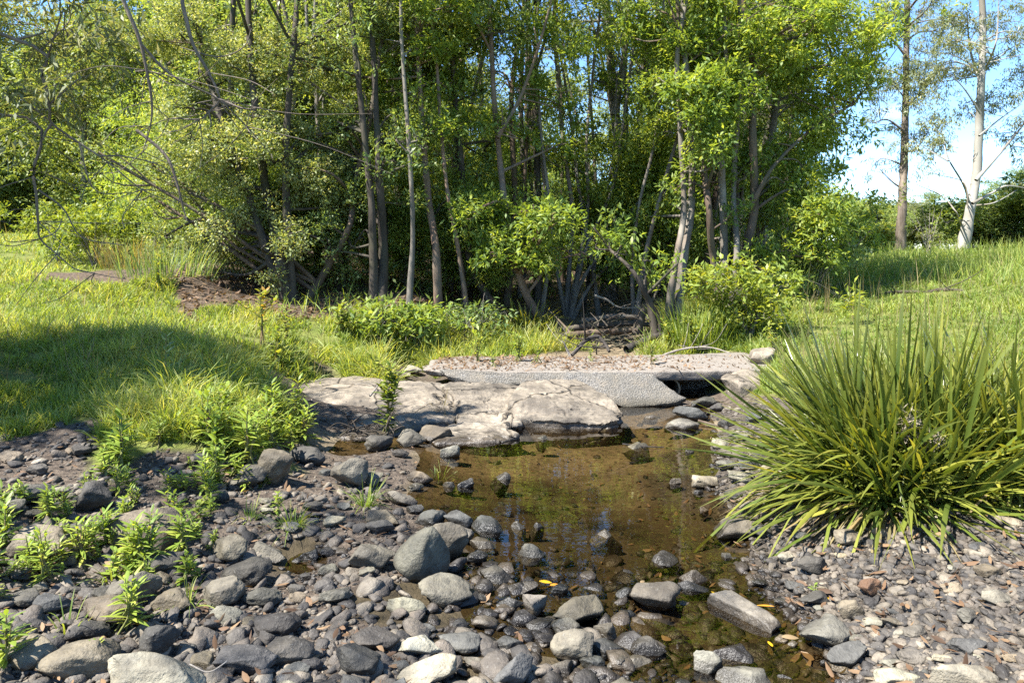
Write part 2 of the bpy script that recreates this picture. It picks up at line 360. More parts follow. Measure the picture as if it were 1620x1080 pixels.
def zones(x, y):
    x = np.asarray(x, float).ravel(); y = np.asarray(y, float).ravel(); far = (np.abs(x) > 21.8) | (y > 45.3) | (y < -3.9); e = zones_exact(x[far], y[far]) if far.any() else None; r_ = {}
    for k in 'bsgfr':
        r_[k] = _bil(_ZG[k], x, y, .12)
        if e: r_[k][far] = e[k]
    return r_
def g1(x, y): return float(gh([x], [y])[0])
_ys = np.concatenate([np.arange(2.0, 13.5, .09), 13.5*1.045**np.arange(0, 40)])
def ground_hit(px, py):
    px = np.asarray(px, float).ravel(); py = np.asarray(py, float).ravel()
    Y = np.full(len(px), np.nan); prev = np.zeros(len(px)); done = np.zeros(len(px), bool); pd = np.zeros(len(px))
    for k, y in enumerate(_ys):
        x = (px-810)/F*y; d = CH+(HZ-py)/F*y-gh(x, np.full(len(px), y))
        hit = (~done) & (d <= 0)
        if k > 0:
            f = pd/(np.maximum(pd-d, 1e-9)); Y[hit] = (_ys[k-1]+f*(y-_ys[k-1]))[hit]
        done |= hit; pd = d
        if done.all(): break
    x = (px-810)/F*Y
    z = np.where(np.isnan(Y), np.nan, CH+(HZ-py)/F*Y)
    return x, Y, z

gx = np.concatenate([-np.geomspace(400, 9, 46), np.arange(-8.9, 8.9, .07), np.geomspace(9, 400, 46)])
gy = np.concatenate([-np.geomspace(300, 2, 24), np.arange(-1.8, 1.6, .2), np.arange(1.6, 13, .06), np.geomspace(13, 500, 70)])
GX, GY = np.meshgrid(gx, gy); fx, fy = GX.ravel(), GY.ravel()
gz = gh(fx, fy); zn = zones(fx, fy)
nx, ny = len(gx), len(gy)
i = (np.arange(ny-1)[:, None]*nx+np.arange(nx-1)[None]).ravel()
Q = np.stack([i, i+1, i+nx+1, i+nx], 1)
bed_dark = np.clip((5.0-fy+fbm(np.stack([fx*1.1, fy*1.6, fx*0], 1)+31, 3)*.8)/.7, 0, 1)  # bed colour goes darker towards the near end, edge broken up by noise
zc = np.stack([zn['g'], zn['f'], zn['b'], zn['r']], 1)
m, n, o = newmat('earth'); g = N(n, "NewGeometry").outputs['Position']
at = N(n, "Attribute"); at.attribute_name = 'zone'
n1 = noise(n, 3.5, 8, .62, g); n2 = noise(n, 22, 6, .65, g); n3 = noise(n, 70, 4, .6, g)
sp = N(n, "SeparateColor"); n.links.new(at.outputs['Color'], sp.inputs[0])
def zf(ch): return ramp(n, [(.3, (0, 0, 0)), (.62, (1, 1, 1))], mth(n, 'ADD', ch, mth(n, 'MULTIPLY', mth(n, 'SUBTRACT', n2, .5), .5)))
soil = mixc(n, ramp(n, [(.4, (0, 0, 0)), (.62, (1, 1, 1))], n2), (.045, .034, .026), (.12, .094, .07))
gr = mixc(n, ramp(n, [(.36, (0, 0, 0)), (.64, (1, 1, 1))], n1), (.085, .11, .02), (.16, .17, .04)); gr = mixc(n, ramp(n, [(.5, (0, 0, 0)), (.7, (1, 1, 1))], n2), gr, (.06, .055, .022))
fl = mixc(n, ramp(n, [(.38, (0, 0, 0)), (.6, (1, 1, 1))], n2), (.035, .025, .017), (.12, .085, .058)); fl = mixc(n, ramp(n, [(.55, (0, 0, 0)), (.7, (1, 1, 1))], n3), fl, (.13, .10, .07))
bd = mixc(n, ramp(n, [(.3, (0, 0, 0)), (.7, (1, 1, 1))], n1), (.13, .10, .064), (.25, .195, .125)); bd = mixc(n, ramp(n, [(.48, (0, 0, 0)), (.68, (1, 1, 1))], n2), bd, (.05, .04, .02))
rb = mixc(n, ramp(n, [(.4, (0, 0, 0)), (.62, (1, 1, 1))], n2), (.04, .033, .026), (.10, .082, .064))
sa = N(n, 'Attribute'); sa.attribute_name = 'bed_dark'; bd = mixc(n, mth(n, 'MULTIPLY', sa.outputs['Fac'], .85), bd, mixc(n, n1, (.016, .015, .007), (.06, .042, .02)))
c = mixc(n, zf(sp.outputs[0]), soil, gr); c = mixc(n, zf(sp.outputs[1]), c, fl); c = mixc(n, zf(at.outputs['Alpha']), c, rb); c = mixc(n, zf(sp.outputs[2]), c, bd)
p = N(n, "BsdfPrincipled"); p.inputs['Roughness'].default_value = .9; p.inputs['Specular IOR Level'].default_value = .2
n.links.new(c, p.inputs['Base Color']); n.links.new(bump(n, mth(n, 'ADD', n2, mth(n, 'MULTIPLY', n3, .5)), .8, .03), p.inputs['Normal']); n.links.new(p.outputs[0], o.inputs[0])
ground = mk('ground', np.stack([fx, fy, gz], 1), Q, m, None, (0, 0, 0), {'zone': zc, 'bed_dark': bed_dark}, True); tag(ground, kind='structure')

# water: tannin-stained, still
m, n, o = newmat('creek_water'); g = N(n, "NewGeometry").outputs['Position']
tr = N(n, "BsdfTransparent"); tr.inputs[0].default_value = (.64, .575, .44, 1)
gl = N(n, "BsdfGlossy"); gl.inputs['Roughness'].default_value = .015
fr = N(n, "Fresnel"); fr.inputs['IOR'].default_value = 1.5
b = bump(n, mth(n, 'ADD', noise(n, 4, 2, .5, g, (1, 2.0, 1)), mth(n, 'MULTIPLY', noise(n, 22, 2, .5, g), .1)), .07, .02)
n.links.new(b, gl.inputs['Normal']); n.links.new(b, fr.inputs['Normal'])
mx = N(n, "MixShader"); n.links.new(mth(n, 'MINIMUM', mth(n, 'MULTIPLY', fr.outputs[0], 1.25), 1.), mx.inputs[0]); n.links.new(tr.outputs[0], mx.inputs[1]); n.links.new(gl.outputs[0], mx.inputs[2]); n.links.new(mx.outputs[0], o.inputs[0])
wx, wy = np.meshgrid(np.linspace(-4.2, 3.2, 30), np.linspace(-3, 8.0, 40)); wz = wx*0
i = (np.arange(39)[:, None]*30+np.arange(29)[None]).ravel()
tag(mk('water', np.stack([wx.ravel(), wy.ravel(), wz.ravel()], 1), np.stack([i, i+1, i+31, i+30], 1), m), kind='structure')

# ------------------------------------------------------------------ bedrock shelves
def poly_rock(name, label, pts, zt, zb, group=None, rough=.02, seed=0, dome=.02, mat=None, cat='rock', grow=1.07):
    """pts: outline (x, y, z) of the top edge; broken layered top, crisp rim, rough sides down to zb."""
    K = 200
    P = np.array(pts, float); n = len(P); idx = np.linspace(0, n, K, endpoint=False); rs = np.random.default_rng(seed+70)
    i0 = idx.astype(int) % n; f = (idx-idx.astype(int))[:, None]
    q = P[i0]*(1-f)+P[(i0+1) % n]*f
    for _ in range(3): q = .25*np.roll(q, 1, 0)+.5*q+.25*np.roll(q, -1, 0)
    c = q.mean(0); q = c+(q-c)*[grow, grow, 1]; q[:, :2] += nrm(q-c)[:, :2]*(fbm(q*7+seed, 3)*.018)[:, None]
    V = []; s_ = np.concatenate([np.linspace(.03, .93, 34), [.965, .985, 1.0]]); tops = len(s_)
    for s in s_:
        w_ = c+(q-c)*s; w_[:, 2] += dome*(1-s**3)-.022*max(0, (s-.93)/.07)**2; V.append(w_)
    for t in (.06, .14, .24, .36, .5, .65, .82, 1.0):
        w_ = c+(q-c)*(1.0+.04*t); w_[:, 2] = (q[:, 2]-.022)*(1-t)+zb*t; V.append(w_)
    V = np.concatenate(V); nr_ = len(V)//K; top = np.arange(len(V)) < tops*K
    h = fbm(V*np.array([2.6, 4.2, 0])+seed*13.1, 4); ter = np.floor(h*3.2); fr_ = h*3.2-ter; ter = (ter+np.clip((fr_-.72)/.28, 0, 1)**1.5)/3.2
    r2 = fbm(V*np.array([9, 9, 14.])+seed*3.3, 4); tl = rs.normal(0, .05, 2)
    V[:, 2] += np.where(top, ter*rough*1.7+r2*rough*.16+(V[:, 0]-c[0])*tl[0]+(V[:, 1]-c[1])*tl[1], 0)
    rd = 1-np.abs(vnoise(V*np.array([3.1, 5.3, 1.])+seed*5.7+fbm(V*6, 2)[:, None]*.25)); V[:, 2] -= np.where(top, np.clip(rd-.95, 0, 1)*rough*14, 0)
    out = V-c; out[:, 2] = 0; out = nrm(out); lay = fbm(V*np.array([1.6, 1.6, 22])+seed, 3)
    V += out*(np.where(top, 0, lay*rough*1.1+r2*rough*.9))[:, None]
    V[:, 2] += fbm(V*31+seed, 2)*.002
    a = np.arange(nr_-1)[:, None]*K; b_ = np.arange(K)[None]; c_ = (np.arange(K)+1)[None] % K
    Fq = np.stack([a+b_, a+c_, a+K+c_, a+K+b_], -1).reshape(-1, 4)
    V = np.vstack([V, V[:K].mean(0)]); k_ = len(V)-1
    cap = np.stack([np.full(K, k_), np.arange(K), (np.arange(K)+1) % K], 1)
    ob = mk(name, V, [Fq[:, ::-1], cap[:, ::-1]], mat or M['bedrock'], None, tuple(c), None, True)
    return tag(ob, label, cat, group)
def shelf_z(a, b): return float(np.interp(b, [597, 625, 645, 665, 685, 705], [.2, .15, .11, .07, .03, .0]))
def PX(lst, z): return [up(a, b, z if not callable(z) else z(a, b)) for a, b in lst]
BG = 'bedrock shelves below the causeway'
poly_rock('bedrock_shelf', 'broad flat pale bedrock shelf running under the grassy bank edge', PX([(470, 606), (560, 597), (640, 606), (690, 608), (712, 616), (664, 632), (645, 652), (590, 654), (520, 656), (480, 640)], shelf_z), 0, -.25, BG, rough=0.013, seed=1)
poly_rock('bedrock_shelf', 'tilted bedrock block with two white lichen spots and a broken end', PX([(640, 637), (690, 622), (715, 634), (722, 650), (716, 662), (664, 663), (630, 664), (625, 650)], shelf_z), 0, -.25, BG, rough=0.015, seed=2)
poly_rock('bedrock_shelf', 'smooth water-worn grey bedrock shelf in the middle of the row', PX([(700, 612), (750, 604), (832, 605), (812, 626), (800, 648), (796, 668), (755, 668), (725, 662), (722, 640)], shelf_z), 0, -.25, BG, rough=0.022, seed=3)
poly_rock('bedrock_shelf', 'small rounded bedrock knob by the dark gap under the slab', PX([(708, 612), (722, 600), (742, 598), (752, 606), (742, 616), (720, 620)], shelf_z), 0, -.25, BG, rough=0.007, seed=4, dome=.03)
poly_rock('bedrock_shelf', 'cracked layered bedrock ledge against the foot of the apron', PX([(812, 626), (836, 604), (900, 600), (955, 618), (982, 644), (968, 650), (935, 642), (880, 634), (815, 638)], lambda a, b: shelf_z(a, b)+.025), 0, -.25, BG, rough=0.022, seed=5, dome=.015)
poly_rock('bedrock_shelf', 'mossy upright bedrock block standing in the pool edge', PX([(812, 640), (878, 631), (938, 639), (968, 648), (976, 655), (950, 660), (900, 660), (822, 655)], lambda a, b: shelf_z(a, b)+.025), 0, -.25, BG, rough=0.022, seed=6, dome=.008)
poly_rock('bedrock_shelf', 'low buff bedrock shelf tapering into the pool', PX([(668, 678), (735, 666), (790, 672), (818, 688), (790, 697), (745, 700), (690, 703)], shelf_z), 0, -.25, BG, rough=0.017, seed=7, dome=.02)
poly_rock('bedrock_shelf', 'low pale bedrock step beneath the leafy sapling', PX([(520, 662), (600, 655), (662, 663), (664, 674), (620, 684), (560, 690), (505, 686)], shelf_z), 0, -.25, BG, rough=0.015, seed=8, dome=.01)
poly_rock('bedrock_shelf', 'narrow bedrock corner wedge beside the mossy upright block', PX([(790, 646), (812, 640), (822, 655), (826, 668), (800, 674), (786, 662)], shelf_z), 0, -.25, BG, rough=0.015, seed=9)

# ------------------------------------------------------------------ causeway
m, n, o = newmat('weathered_concrete'); g = N(n, "NewGeometry").outputs['Position']
n1 = noise(n, 2.5, 6, .6, g); n2 = noise(n, 60, 4, .7, g); n3 = noise(n, 12, 5, .6, g)
c = mixc(n, n1, (.15, .128, .105), (.24, .21, .175)); c = mixc(n, mth(n, 'MULTIPLY', ramp(n, [(.52, (0, 0, 0)), (.62, (1, 1, 1))], n2), .55), c, (.085, .075, .06)); c = mixc(n, ramp(n, [(.55, (0, 0, 0)), (.7, (1, 1, 1))], n3), c, (.16, .125, .095))
p = N(n, "BsdfPrincipled"); p.inputs['Roughness'].default_value = .92; n.links.new(c, p.inputs['Base Color']); n.links.new(bump(n, mth(n, 'ADD', n2, n3), .7, .02), p.inputs['Normal']); n.links.new(p.outputs[0], o.inputs[0]); M['conc'] = m
m, n, o = newmat('pebbly_concrete'); g = N(n, "NewGeometry").outputs['Position']
vo = N(n, "TexVoronoi"); vo.inputs['Scale'].default_value = 55; n.links.new(g, vo.inputs['Vector'])
n1 = noise(n, 3.5, 6, .6, g); n2 = noise(n, 95, 3, .7, g)
c = mixc(n, ramp(n, [(.3, (0, 0, 0)), (.7, (1, 1, 1))], n1), (.14, .126, .105), (.21, .187, .155)); c = mixc(n, mth(n, 'MULTIPLY', ramp(n, [(.25, (0, 0, 0)), (.6, (1, 1, 1))], vo.outputs['Distance']), .7), c, (.07, .066, .06)); c = mixc(n, mth(n, 'MULTIPLY', ramp(n, [(.57, (0, 0, 0)), (.62, (1, 1, 1))], n2), .8), c, (.42, .40, .36))
n5 = noise(n, 1.7, 6, .7, g); n6 = noise(n, 7, 5, .7, g, (1, 1, .35)); c = mixc(n, mth(n, 'MULTIPLY', ramp(n, [(.44, (0, 0, 0)), (.6, (1, 1, 1))], n5), .55), c, (.09, .08, .06)); c = mixc(n, mth(n, 'MULTIPLY', ramp(n, [(.5, (0, 0, 0)), (.66, (1, 1, 1))], n6), .5), c, (.20, .165, .12))
sx = N(n, 'SeparateXYZ'); n.links.new(g, sx.inputs[0]); c = mixc(n, ramp(n, [(.0, (1, 1, 1)), (.5, (.7, .7, .7)), (1, (0, 0, 0))], mth(n, 'MULTIPLY', mth(n, 'ADD', sx.outputs[2], mth(n, 'MULTIPLY', n6, .06)), 8.)), c, mixc(n, 1., c, (.4, .38, .3), 'MULTIPLY'))
p = N(n, "BsdfPrincipled"); p.inputs['Roughness'].default_value = .9; n.links.new(c, p.inputs['Base Color']); n.links.new(bump(n, mth(n, 'ADD', mth(n, 'MULTIPLY', vo.outputs['Distance'], -1), n2), .8, .015), p.inputs['Normal']); n.links.new(p.outputs[0], o.inputs[0]); M['apron'] = m
CO = (.8, 7.9, .2)
cw = thing('causeway', CO, 'low leaf-strewn concrete creek crossing with a collapsed apron and drain pipe', 'causeway')
def rough_prism(top, bot, rough, seed, res=.035, seg=10):
    """two matching outlines -> a closed slab with a ragged rim."""
    T = np.array(top, float); B = np.array(bot, float); m_ = []
    for k in range(len(T)):
        L_ = np.linalg.norm(T[(k+1) % len(T)]-T[k]); m_ += list(k+np.linspace(0, 1, max(2, int(L_/res)), endpoint=False))
    idx = np.array(m_); i0 = idx.astype(int); f = (idx-i0)[:, None]; i1 = (i0+1) % len(T); n_ = len(idx)
    t = T[i0]*(1-f)+T[i1]*f; b_ = B[i0]*(1-f)+B[i1]*f
    ct, cb = t.mean(0), b_.mean(0); rows = []
    for s in np.linspace(.05, .97, seg): rows.append(ct+(t-ct)*s)
    rows.append(t*.995+ct*.005-(t-b_)*.04); rows += [t*(1-u)+b_*u for u in (.2, .45, .7, .92)]
    for s in (1.0, .6, .1): rows.append(cb+(b_-cb)*(s*.99))
    V = np.concatenate(rows); d = fbm(V*9+seed, 3)*rough; e = fbm(V*30+seed*2, 2)*rough*.4
    nn = nrm(np.cross(T[1]-T[0], T[2]-T[0])); out = nrm(V-(ct+cb)/2)
    edge = np.repeat(np.arange(len(rows)) >= seg, n_)
    V = V+nn*(d*.25+e*.3)[:, None]+np.where(edge[:, None], out*(d+e)[:, None], 0)
    a = np.arange(len(rows)-1)[:, None]*n_; q = np.arange(n_)[None]; q1 = (np.arange(n_)+1)[None] % n_
    return V, np.stack([a+q, a+q1, a+n_+q1, a+n_+q], -1).reshape(-1, 4)
dz = .3
V, Fq = rough_prism([(-.98, 7.6, dz-.0), (-.6, 7.42, dz), (1.2, 7.45, dz), (3.0, 7.5, dz+.02), (3.0, 8.75, dz+.03), (1.2, 8.6, dz), (-.7, 8.6, dz), (-1.0, 8.3, dz)],
                    [(-.96, 7.64, dz-.06), (-.6, 7.46, dz-.07), (1.2, 7.47, dz-.1), (3.0, 7.52, dz-.09), (3.0, 8.73, .1), (1.2, 8.58, .1), (-.7, 8.58, .1), (-.98, 8.3, .1)], .022, 3)
mk('deck', V, Fq, M['conc'], cw, CO, None, True)
def onplane(px, py, off=0.):          # the sloping face of the apron
    r = np.array([(px-810)/F, 1, (HZ-py)/F]); nn = np.array([0, -1, 1.05]); p0 = np.array([0, 7.40, .285+off]); o_ = np.array([0, 0, CH])
    return o_+r*(nn@(p0-o_))/(nn@r)
ap = [(692, 583), (800, 589), (1000, 589), (1034, 591), (1062, 612), (1086, 629), (1060, 638), (984, 643), (962, 624), (920, 611), (860, 607), (800, 607), (742, 604), (706, 594)]
top = [onplane(a, b) for a, b in ap]; bot = [onplane(a, b)+np.array([0, .035, -.05]) for a, b in ap]
V, Fq = rough_prism(top[::-1], bot[::-1], .035, 9, .03, 14); mk('apron', V, Fq, M['apron'], cw, CO, None, True)
V, Fq = rough_prism([(.2, 7.72, .24), (.9, 7.7, .22), (1.45, 7.7, .21), (1.5, 8.4, .21), (.2, 8.4, .24)], [(.2, 7.72, -.1), (.9, 7.7, -.1), (1.45, 7.7, -.1), (1.5, 8.4, -.1), (.2, 8.4, -.1)], .02, 5)
mk('abutment', V, Fq, M['conc'], cw, CO, None, True)
mb = MB(); pc = np.array([1.74, 7.55, .1])
an = np.linspace(0, 2*math.pi, 28, endpoint=False); rows = []
for yy, rr in ((.0, .105), (.0, .125), (.6, .125), (.6, .105), (0.0, .105)):
    rows.append(np.stack([pc[0]+rr*np.cos(an), np.full(28, pc[1]+yy), pc[2]+rr*np.sin(an)], 1))
a = np.arange(4)[:, None]*28; q = np.arange(28)[None]; q1 = (q+1) % 28
mb.add(np.concatenate(rows), np.stack([a+q, a+q1, a+28+q1, a+28+q], -1).reshape(-1, 4))
pm = bark_mat('stained_pipe_concrete', (.16, .13, .08), (.27, .23, .15), (.1, .08, .05), 20, .3, 1); mb.build('drain_pipe', pm, cw, CO)
V, Fq = rough_prism([(1.45, 8.05, .22), (2.6, 8.05, .22), (2.6, 8.45, .22), (1.45, 8.45, .22)], [(1.45, 8.05, -.1), (2.6, 8.05, -.1), (2.6, 8.45, -.1), (1.45, 8.45, -.1)], .02, 6)
mk('back_wall', V, Fq, M['conc'], cw, CO, None, True)

# ------------------------------------------------------------------ stones
import bmesh
def ico(sub):
    b = bmesh.new(); bmesh.ops.create_icosphere(b, subdivisions=sub, radius=1); b.verts.ensure_lookup_table()
    V = np.array([v.co[:] for v in b.verts]); Fq = np.array([[v.index for v in f.verts] for f in b.faces]); b.free(); return V, Fq
IC = {k: ico(k) for k in (1, 2, 4)}
def stone_shape(seed, sub=4, facets=9, rough=.07, boxy=.0):
    r = np.random.default_rng(seed); V = IC[sub][0].copy()
    if boxy > 0: V = np.sign(V)*np.abs(V)**(1-boxy); V /= np.abs(V).max()
    V += V*(fbm(V*.9+seed*3.1, 2)*.16)[:, None]
    for _ in range(facets):
        nn = nrm(r.normal(size=3)*np.array([1, 1, .8])); d = r.uniform(.45, .85)
        ex = V@nn-d; V -= np.where(ex > 0, ex*.93, 0)[:, None]*nn
    V += V*(fbm(V*2.6+seed, 3)*rough)[:, None]
    if sub > 2: V += V*(fbm(V*8+seed, 3)*rough*.3)[:, None]
    V -= (V.max(0)+V.min(0))/2; V /= (V.max(0)-V.min(0))/2
    return V
TONE = {'d': (.062, .059, .058), 'b': (.082, .084, .09), 'g': (.145, .138, .128), 'n': (.145, .122, .1), 'p': (.24, .225, .2), 'w': (.29, .275, .245), 't': (.20, .17, .135), 'r': (.20, .12, .085), 'm': (.105, .095, .082)}
def set_stone(o, tone, r):
    c = np.array(TONE[tone])*r.uniform(.68, 1.0)*np.array([.98, .945, .8])*np.array([r.uniform(.96, 1.05), 1, r.uniform(.94, 1.05)]); o.color = (*c, 1)
ROCKBOX = []          # (px, py, rx, ry) of what is placed
def place_stone(px, py, w_, h_, tone, label, group=None, seed=0, mesh=None, name='river_stone', rot=None, boxy=0., facets=9, sink=.07, cat='stone', Dk=.64):
    r = np.random.default_rng(seed+1000)
    _, y, z = ground_hit([px], [py+h_*.32]); y = float(y[0]); z = float(z[0])
    if y != y: return None
    gz_ = g1((px-810)/F*y, y)
    if gz_ < .0: sink = .04
    W = w_*1.14*y/F; ta = (CH-gz_)/y; D = W*Dk; hh = h_*y/F
    if D*ta > hh*.8: D = hh*.8/ta
    H = math.sqrt(max(hh*hh-(D*ta)**2, 0)); H = min(max(H, (.4 if gz_ > -.012 else .2)*W), 1.05*W)
    if gz_ < -.012:
        dp = -.012-gz_; y = (CH+.012)*F/(py+h_*.4-HZ)-D*.3; H = H+dp; gz_ = -.012-dp; sink = 0
        zc_ = gz_+H*.5; yc = y; xc = (px-810)/F*yc
    else:
      for _ in range(3):
        zc_ = gz_+H*(.5-sink); yc = (CH-zc_)*F/(py-HZ); xc = (px-810)/F*yc; gz_ = min(gz_, g1(xc, yc)+.03)
    if mesh is None:
        V = stone_shape(seed, 4, facets+4, .085, boxy)*np.array([W/2, D/2, H/2])
        o = mk(name, V, IC[4][1], M['stone'], None, (0, 0, 0), None, True); o.location = (xc, yc, zc_)
        o.rotation_euler = (r.uniform(-.12, .12), r.uniform(-.15, .15), math.radians(rot) if rot is not None else r.uniform(-.35, .35))
    else:
        o = bpy.data.objects.new(name, mesh); COL.objects.link(o); o.location = (xc, yc, zc_)
        o.scale = (W/2, D/2, H/2); o.rotation_euler = (r.uniform(-.15, .15), r.uniform(-.2, .2), r.uniform(-.5, .5)+(math.pi if r.random() < .5 else 0))
    set_stone(o, tone, r); ROCKBOX.append((px, py, w_/2, h_/2))
    return tag(o, label, cat, group)
GL, GP, GR = 'stones of the gravel bar below the grassy bank', 'stones in the pool shallows', 'stones around the strap-leaf clump'
# px, py, w, h, tone, label
HERO = [
 (670, 876, 92, 84, 'g', 'biggest grey boulder, upright and pointed, at the edge of the pool'),
 (709, 856, 56, 62, 'm', 'darker sloping stone leaning against the back of the pointed boulder'),
 (588, 878, 66, 50, 'g', 'squarish grey boulder beside the pointed boulder, with an irregular top'),
 (705, 935, 72, 48, 'g', 'blocky pale grey stone with a square front just below the pointed boulder'),
 (644, 956, 58, 32, 'p', 'pale wedge stone between the blocky stone and the dark slabs'),
 (246, 1063, 136, 58, 'w', 'largest pale rock, flat topped, cut by the lower picture edge'),
 (130, 1037, 102, 68, 'n', 'big brown sloping boulder beside the flat-topped pale rock'),
 (228, 838, 102, 64, 'n', 'large brown sun-dappled boulder with a sloping face below the weeds'),
 (60, 858, 82, 56, 'n', 'large brown boulder half hidden by creeping weeds'),
 (436, 738, 58, 58, 'n', 'upright pentagonal boulder with a pitted front near the grass tufts'),
 (393, 752, 54, 38, 'm', 'dark rounded stone touching the pentagonal boulder'),
 (487, 722, 50, 34, 'd', 'dark domed stone behind the pentagonal boulder beside a trickle'),
 (553, 748, 50, 50, 'g', 'smooth round grey boulder with soft shadow stripes by the grass tuft'),
 (591, 757, 27, 24, 'g', 'small round stone standing in water beside the smooth round boulder'),
 (45, 1029, 88, 54, 't', 'tan angular boulder with a flat sunlit top'),
 (178, 964, 90, 42, 'n', 'wide brown stone with a low ridged top above the tan boulder'),
 (390, 1041, 88, 54, 'b', 'smooth blue-grey boulder among dark cobbles'),
 (460, 1029, 68, 48, 'd', 'dark wedge of stone leaning on the smooth blue-grey boulder'),
 (566, 1044, 64, 54, 'd', 'dark bulky stone above the curled brown leaf'),
 (595, 1011, 68, 44, 'd', 'craggy black stone with a broken face beside the pale round stone'),
 (666, 1022, 64, 44, 'w', 'pale rounded stone with dark pits in the middle of the cobbles'),
 (677, 1063, 84, 40, 'p', 'pale flat block at the lower edge beside a brown leaf'),
 (812, 1060, 58, 60, 'b', 'dark triangular slab pointing up from the shallows'),
 (905, 1019, 62, 54, 'g', 'grey five-sided boulder standing in the shallows'),
 (914, 957, 74, 48, 'm', 'dark humped boulder with a cleft, highest of the shallows'),
 (896, 985, 42, 30, 'p', 'pale egg-shaped stone against the dark humped boulder'),
 (883, 1055, 46, 28, 'm', 'round speckled stone below the five-sided boulder'),
 (957, 998, 33, 30, 'm', 'small round stone in a ring of water beside the five-sided boulder'),
 (1037, 932, 68, 42, 'm', 'two-lobed brown-grey stone with yellow leaves at its foot'),
 (1310, 999, 78, 50, 'g', 'flat-faced grey boulder at the edge of the channel'),
 (1340, 1038, 64, 26, 'b', 'thin wet blue-grey slab sliding into the channel'),
 (1178, 1055, 76, 42, 'g', 'pale-topped oval boulder in the channel near dead leaves'),
 (1120, 1041, 40, 36, 'g', 'blunt grey stone touching the pale-topped oval boulder'),
 (1155, 1018, 58, 32, 'd', 'rough wet black stone just behind the pale-topped oval boulder'),
 (1168, 823, 74, 42, 'm', 'smooth dark log-shaped boulder under the strap leaves'),
 (1205, 840, 36, 22, 'd', 'dark stone tucked between the log-shaped boulder and the strap leaves'),
 (1285, 891, 42, 32, 'd', 'near-black angular block on the pale pebbles'),
 (1378, 926, 31, 31, 'r', 'reddish-brown rounded cobble on the pebble bank'),
 (1288, 947, 40, 28, 'd', 'dark layered stone with a yellow leaf beside it'),
 (1348, 963, 38, 36, 't', 'tan oval cobble above the flat-faced boulder'),
 (1525, 1072, 88, 34, 'w', 'long whitish slab at the lower edge of the pebble bank'),
 (1115, 760, 38, 20, 'p', 'pale angular stone alone in the sunlit pool'),
 (791, 752, 27, 13, 'g', 'small grey stone alone in the dark middle of the pool'),
 (1007, 703, 40, 9, 'w', 'pale sliver of stone breaking the far pool surface'),
 (858, 691, 18, 8, 'p', 'tiny pale stone near the buff bedrock shelf'),
 (1028, 657, 22, 7, 'p', 'tiny white-topped stone in the water below the apron'),
 (1092, 652, 48, 24, 'b', 'tilted flat blue-grey stone below the drain pipe'),
 (1079, 668, 48, 16, 'g', 'flat grey stone resting in water in front of the tilted one'),
 (1133, 645, 19, 16, 'd', 'small speckled dark stone beside the drain pipe stones'),
 (1112, 636, 36, 18, 'd', 'dark chunk of stone at the mouth of the drain'),
 (840, 867, 40, 24, 'g', 'grey domed stone on its own in the reflections'),
 (1053, 880, 42, 20, 'd', 'flat dark stone on its own at the channel side of the pool'),
 (725, 817, 42, 25, 'b', 'blue-grey rounded stone, middle of three behind the pointed boulder'),
 (770, 824, 50, 24, 'b', 'blue-grey pointed stone, farthest out of three behind the pointed boulder'),
 (682, 821, 46, 15, 'b', 'low flat blue-grey stone with an orange leaf, first of three'),
 (727, 844, 42, 24, 'g', 'grey oval stone in front of the three blue-grey stones'),
 (766, 855, 40, 18, 'm', 'low brown stone at the water edge with a dry leaf'),
 (604, 817, 54, 19, 'n', 'long low brown stone where the bank meets the pool'),
 (636, 788, 50, 13, 'g', 'flat grey stone just above water beside the bright grass tuft'),
 (662, 755, 38, 10, 'n', 'flat brown stone awash behind the bright grass tuft'),
 (958, 840, 46, 15, 'm', 'barely emerging stone over sunken rocks in mid pool'),
 (651, 692, 40, 28, 'g', 'grey triangular stone at the foot of the sapling debris'),
 (690, 684, 46, 26, 'n', 'brown overhanging stone on the low buff bedrock shelf'),
 (600, 700, 40, 26, 'd', 'dark stone wrapped in dead roots below the sapling'),
 (782, 904, 46, 27, 'm', 'brown ridged stone in the shallows right of the pointed boulder'),
 (823, 923, 52, 21, 'g', 'flat oval stone with a dark rim in the shallows'),
 (847, 954, 36, 38, 'g', 'upright grey stone beside the dark humped boulder'),
 (855, 980, 46, 22, 'd', 'wet dark stone in front of the upright grey stone'),
 (808, 947, 42, 21, 'b', 'wet blue stone by two yellow leaves'),
 (1098, 906, 40, 22, 'm', 'dark stone at the bend of the channel'),
 (1105, 926, 56, 14, 'b', 'low wet blue slab below the channel bend'),
 (360, 868, 57, 43, 'm', 'dark round-backed stone with a pale top above the trickle'),
 (426, 872, 54, 26, 'g', 'flat grey stone beside the trickle'),
 (390, 903, 72, 42, 'd', 'dark angular boulder overhanging the trickle'),
 (248, 890, 72, 42, 'd', 'dark wedge boulder below the large dappled one'),
 (148, 783, 54, 50, 'd', 'dark upright stone among the leafy weeds'),
 (38, 783, 68, 28, 'g', 'broad flat grey stone at the bare dirt edge'),
 (212, 930, 68, 56, 'g', 'rough speckled boulder in the middle of the gravel bar'),
 (353, 935, 57, 47, 'g', 'tilted split slab with a sharp edge'),
 (245, 1016, 62, 58, 'd', 'dark pyramid-shaped stone behind the flat-topped pale rock'),
 (437, 989, 66, 44, 'd', 'dark brown domed stone with a ribbed surface'),
 (38, 946, 54, 32, 'd', 'dark brown block, upper of a pair'),
 (80, 956, 52, 36, 'b', 'layered blue-grey stone beside the dark brown pair'),
 (1420, 1071, 58, 26, 'p', 'pale speckled slab at the lower edge by the channel'),
 (1562, 903, 36, 22, 't', 'smooth tan cobble, highest on the pebble bank'),
 (1576, 944, 40, 26, 'g', 'grey cobble lying alone on small pale pebbles'),
]
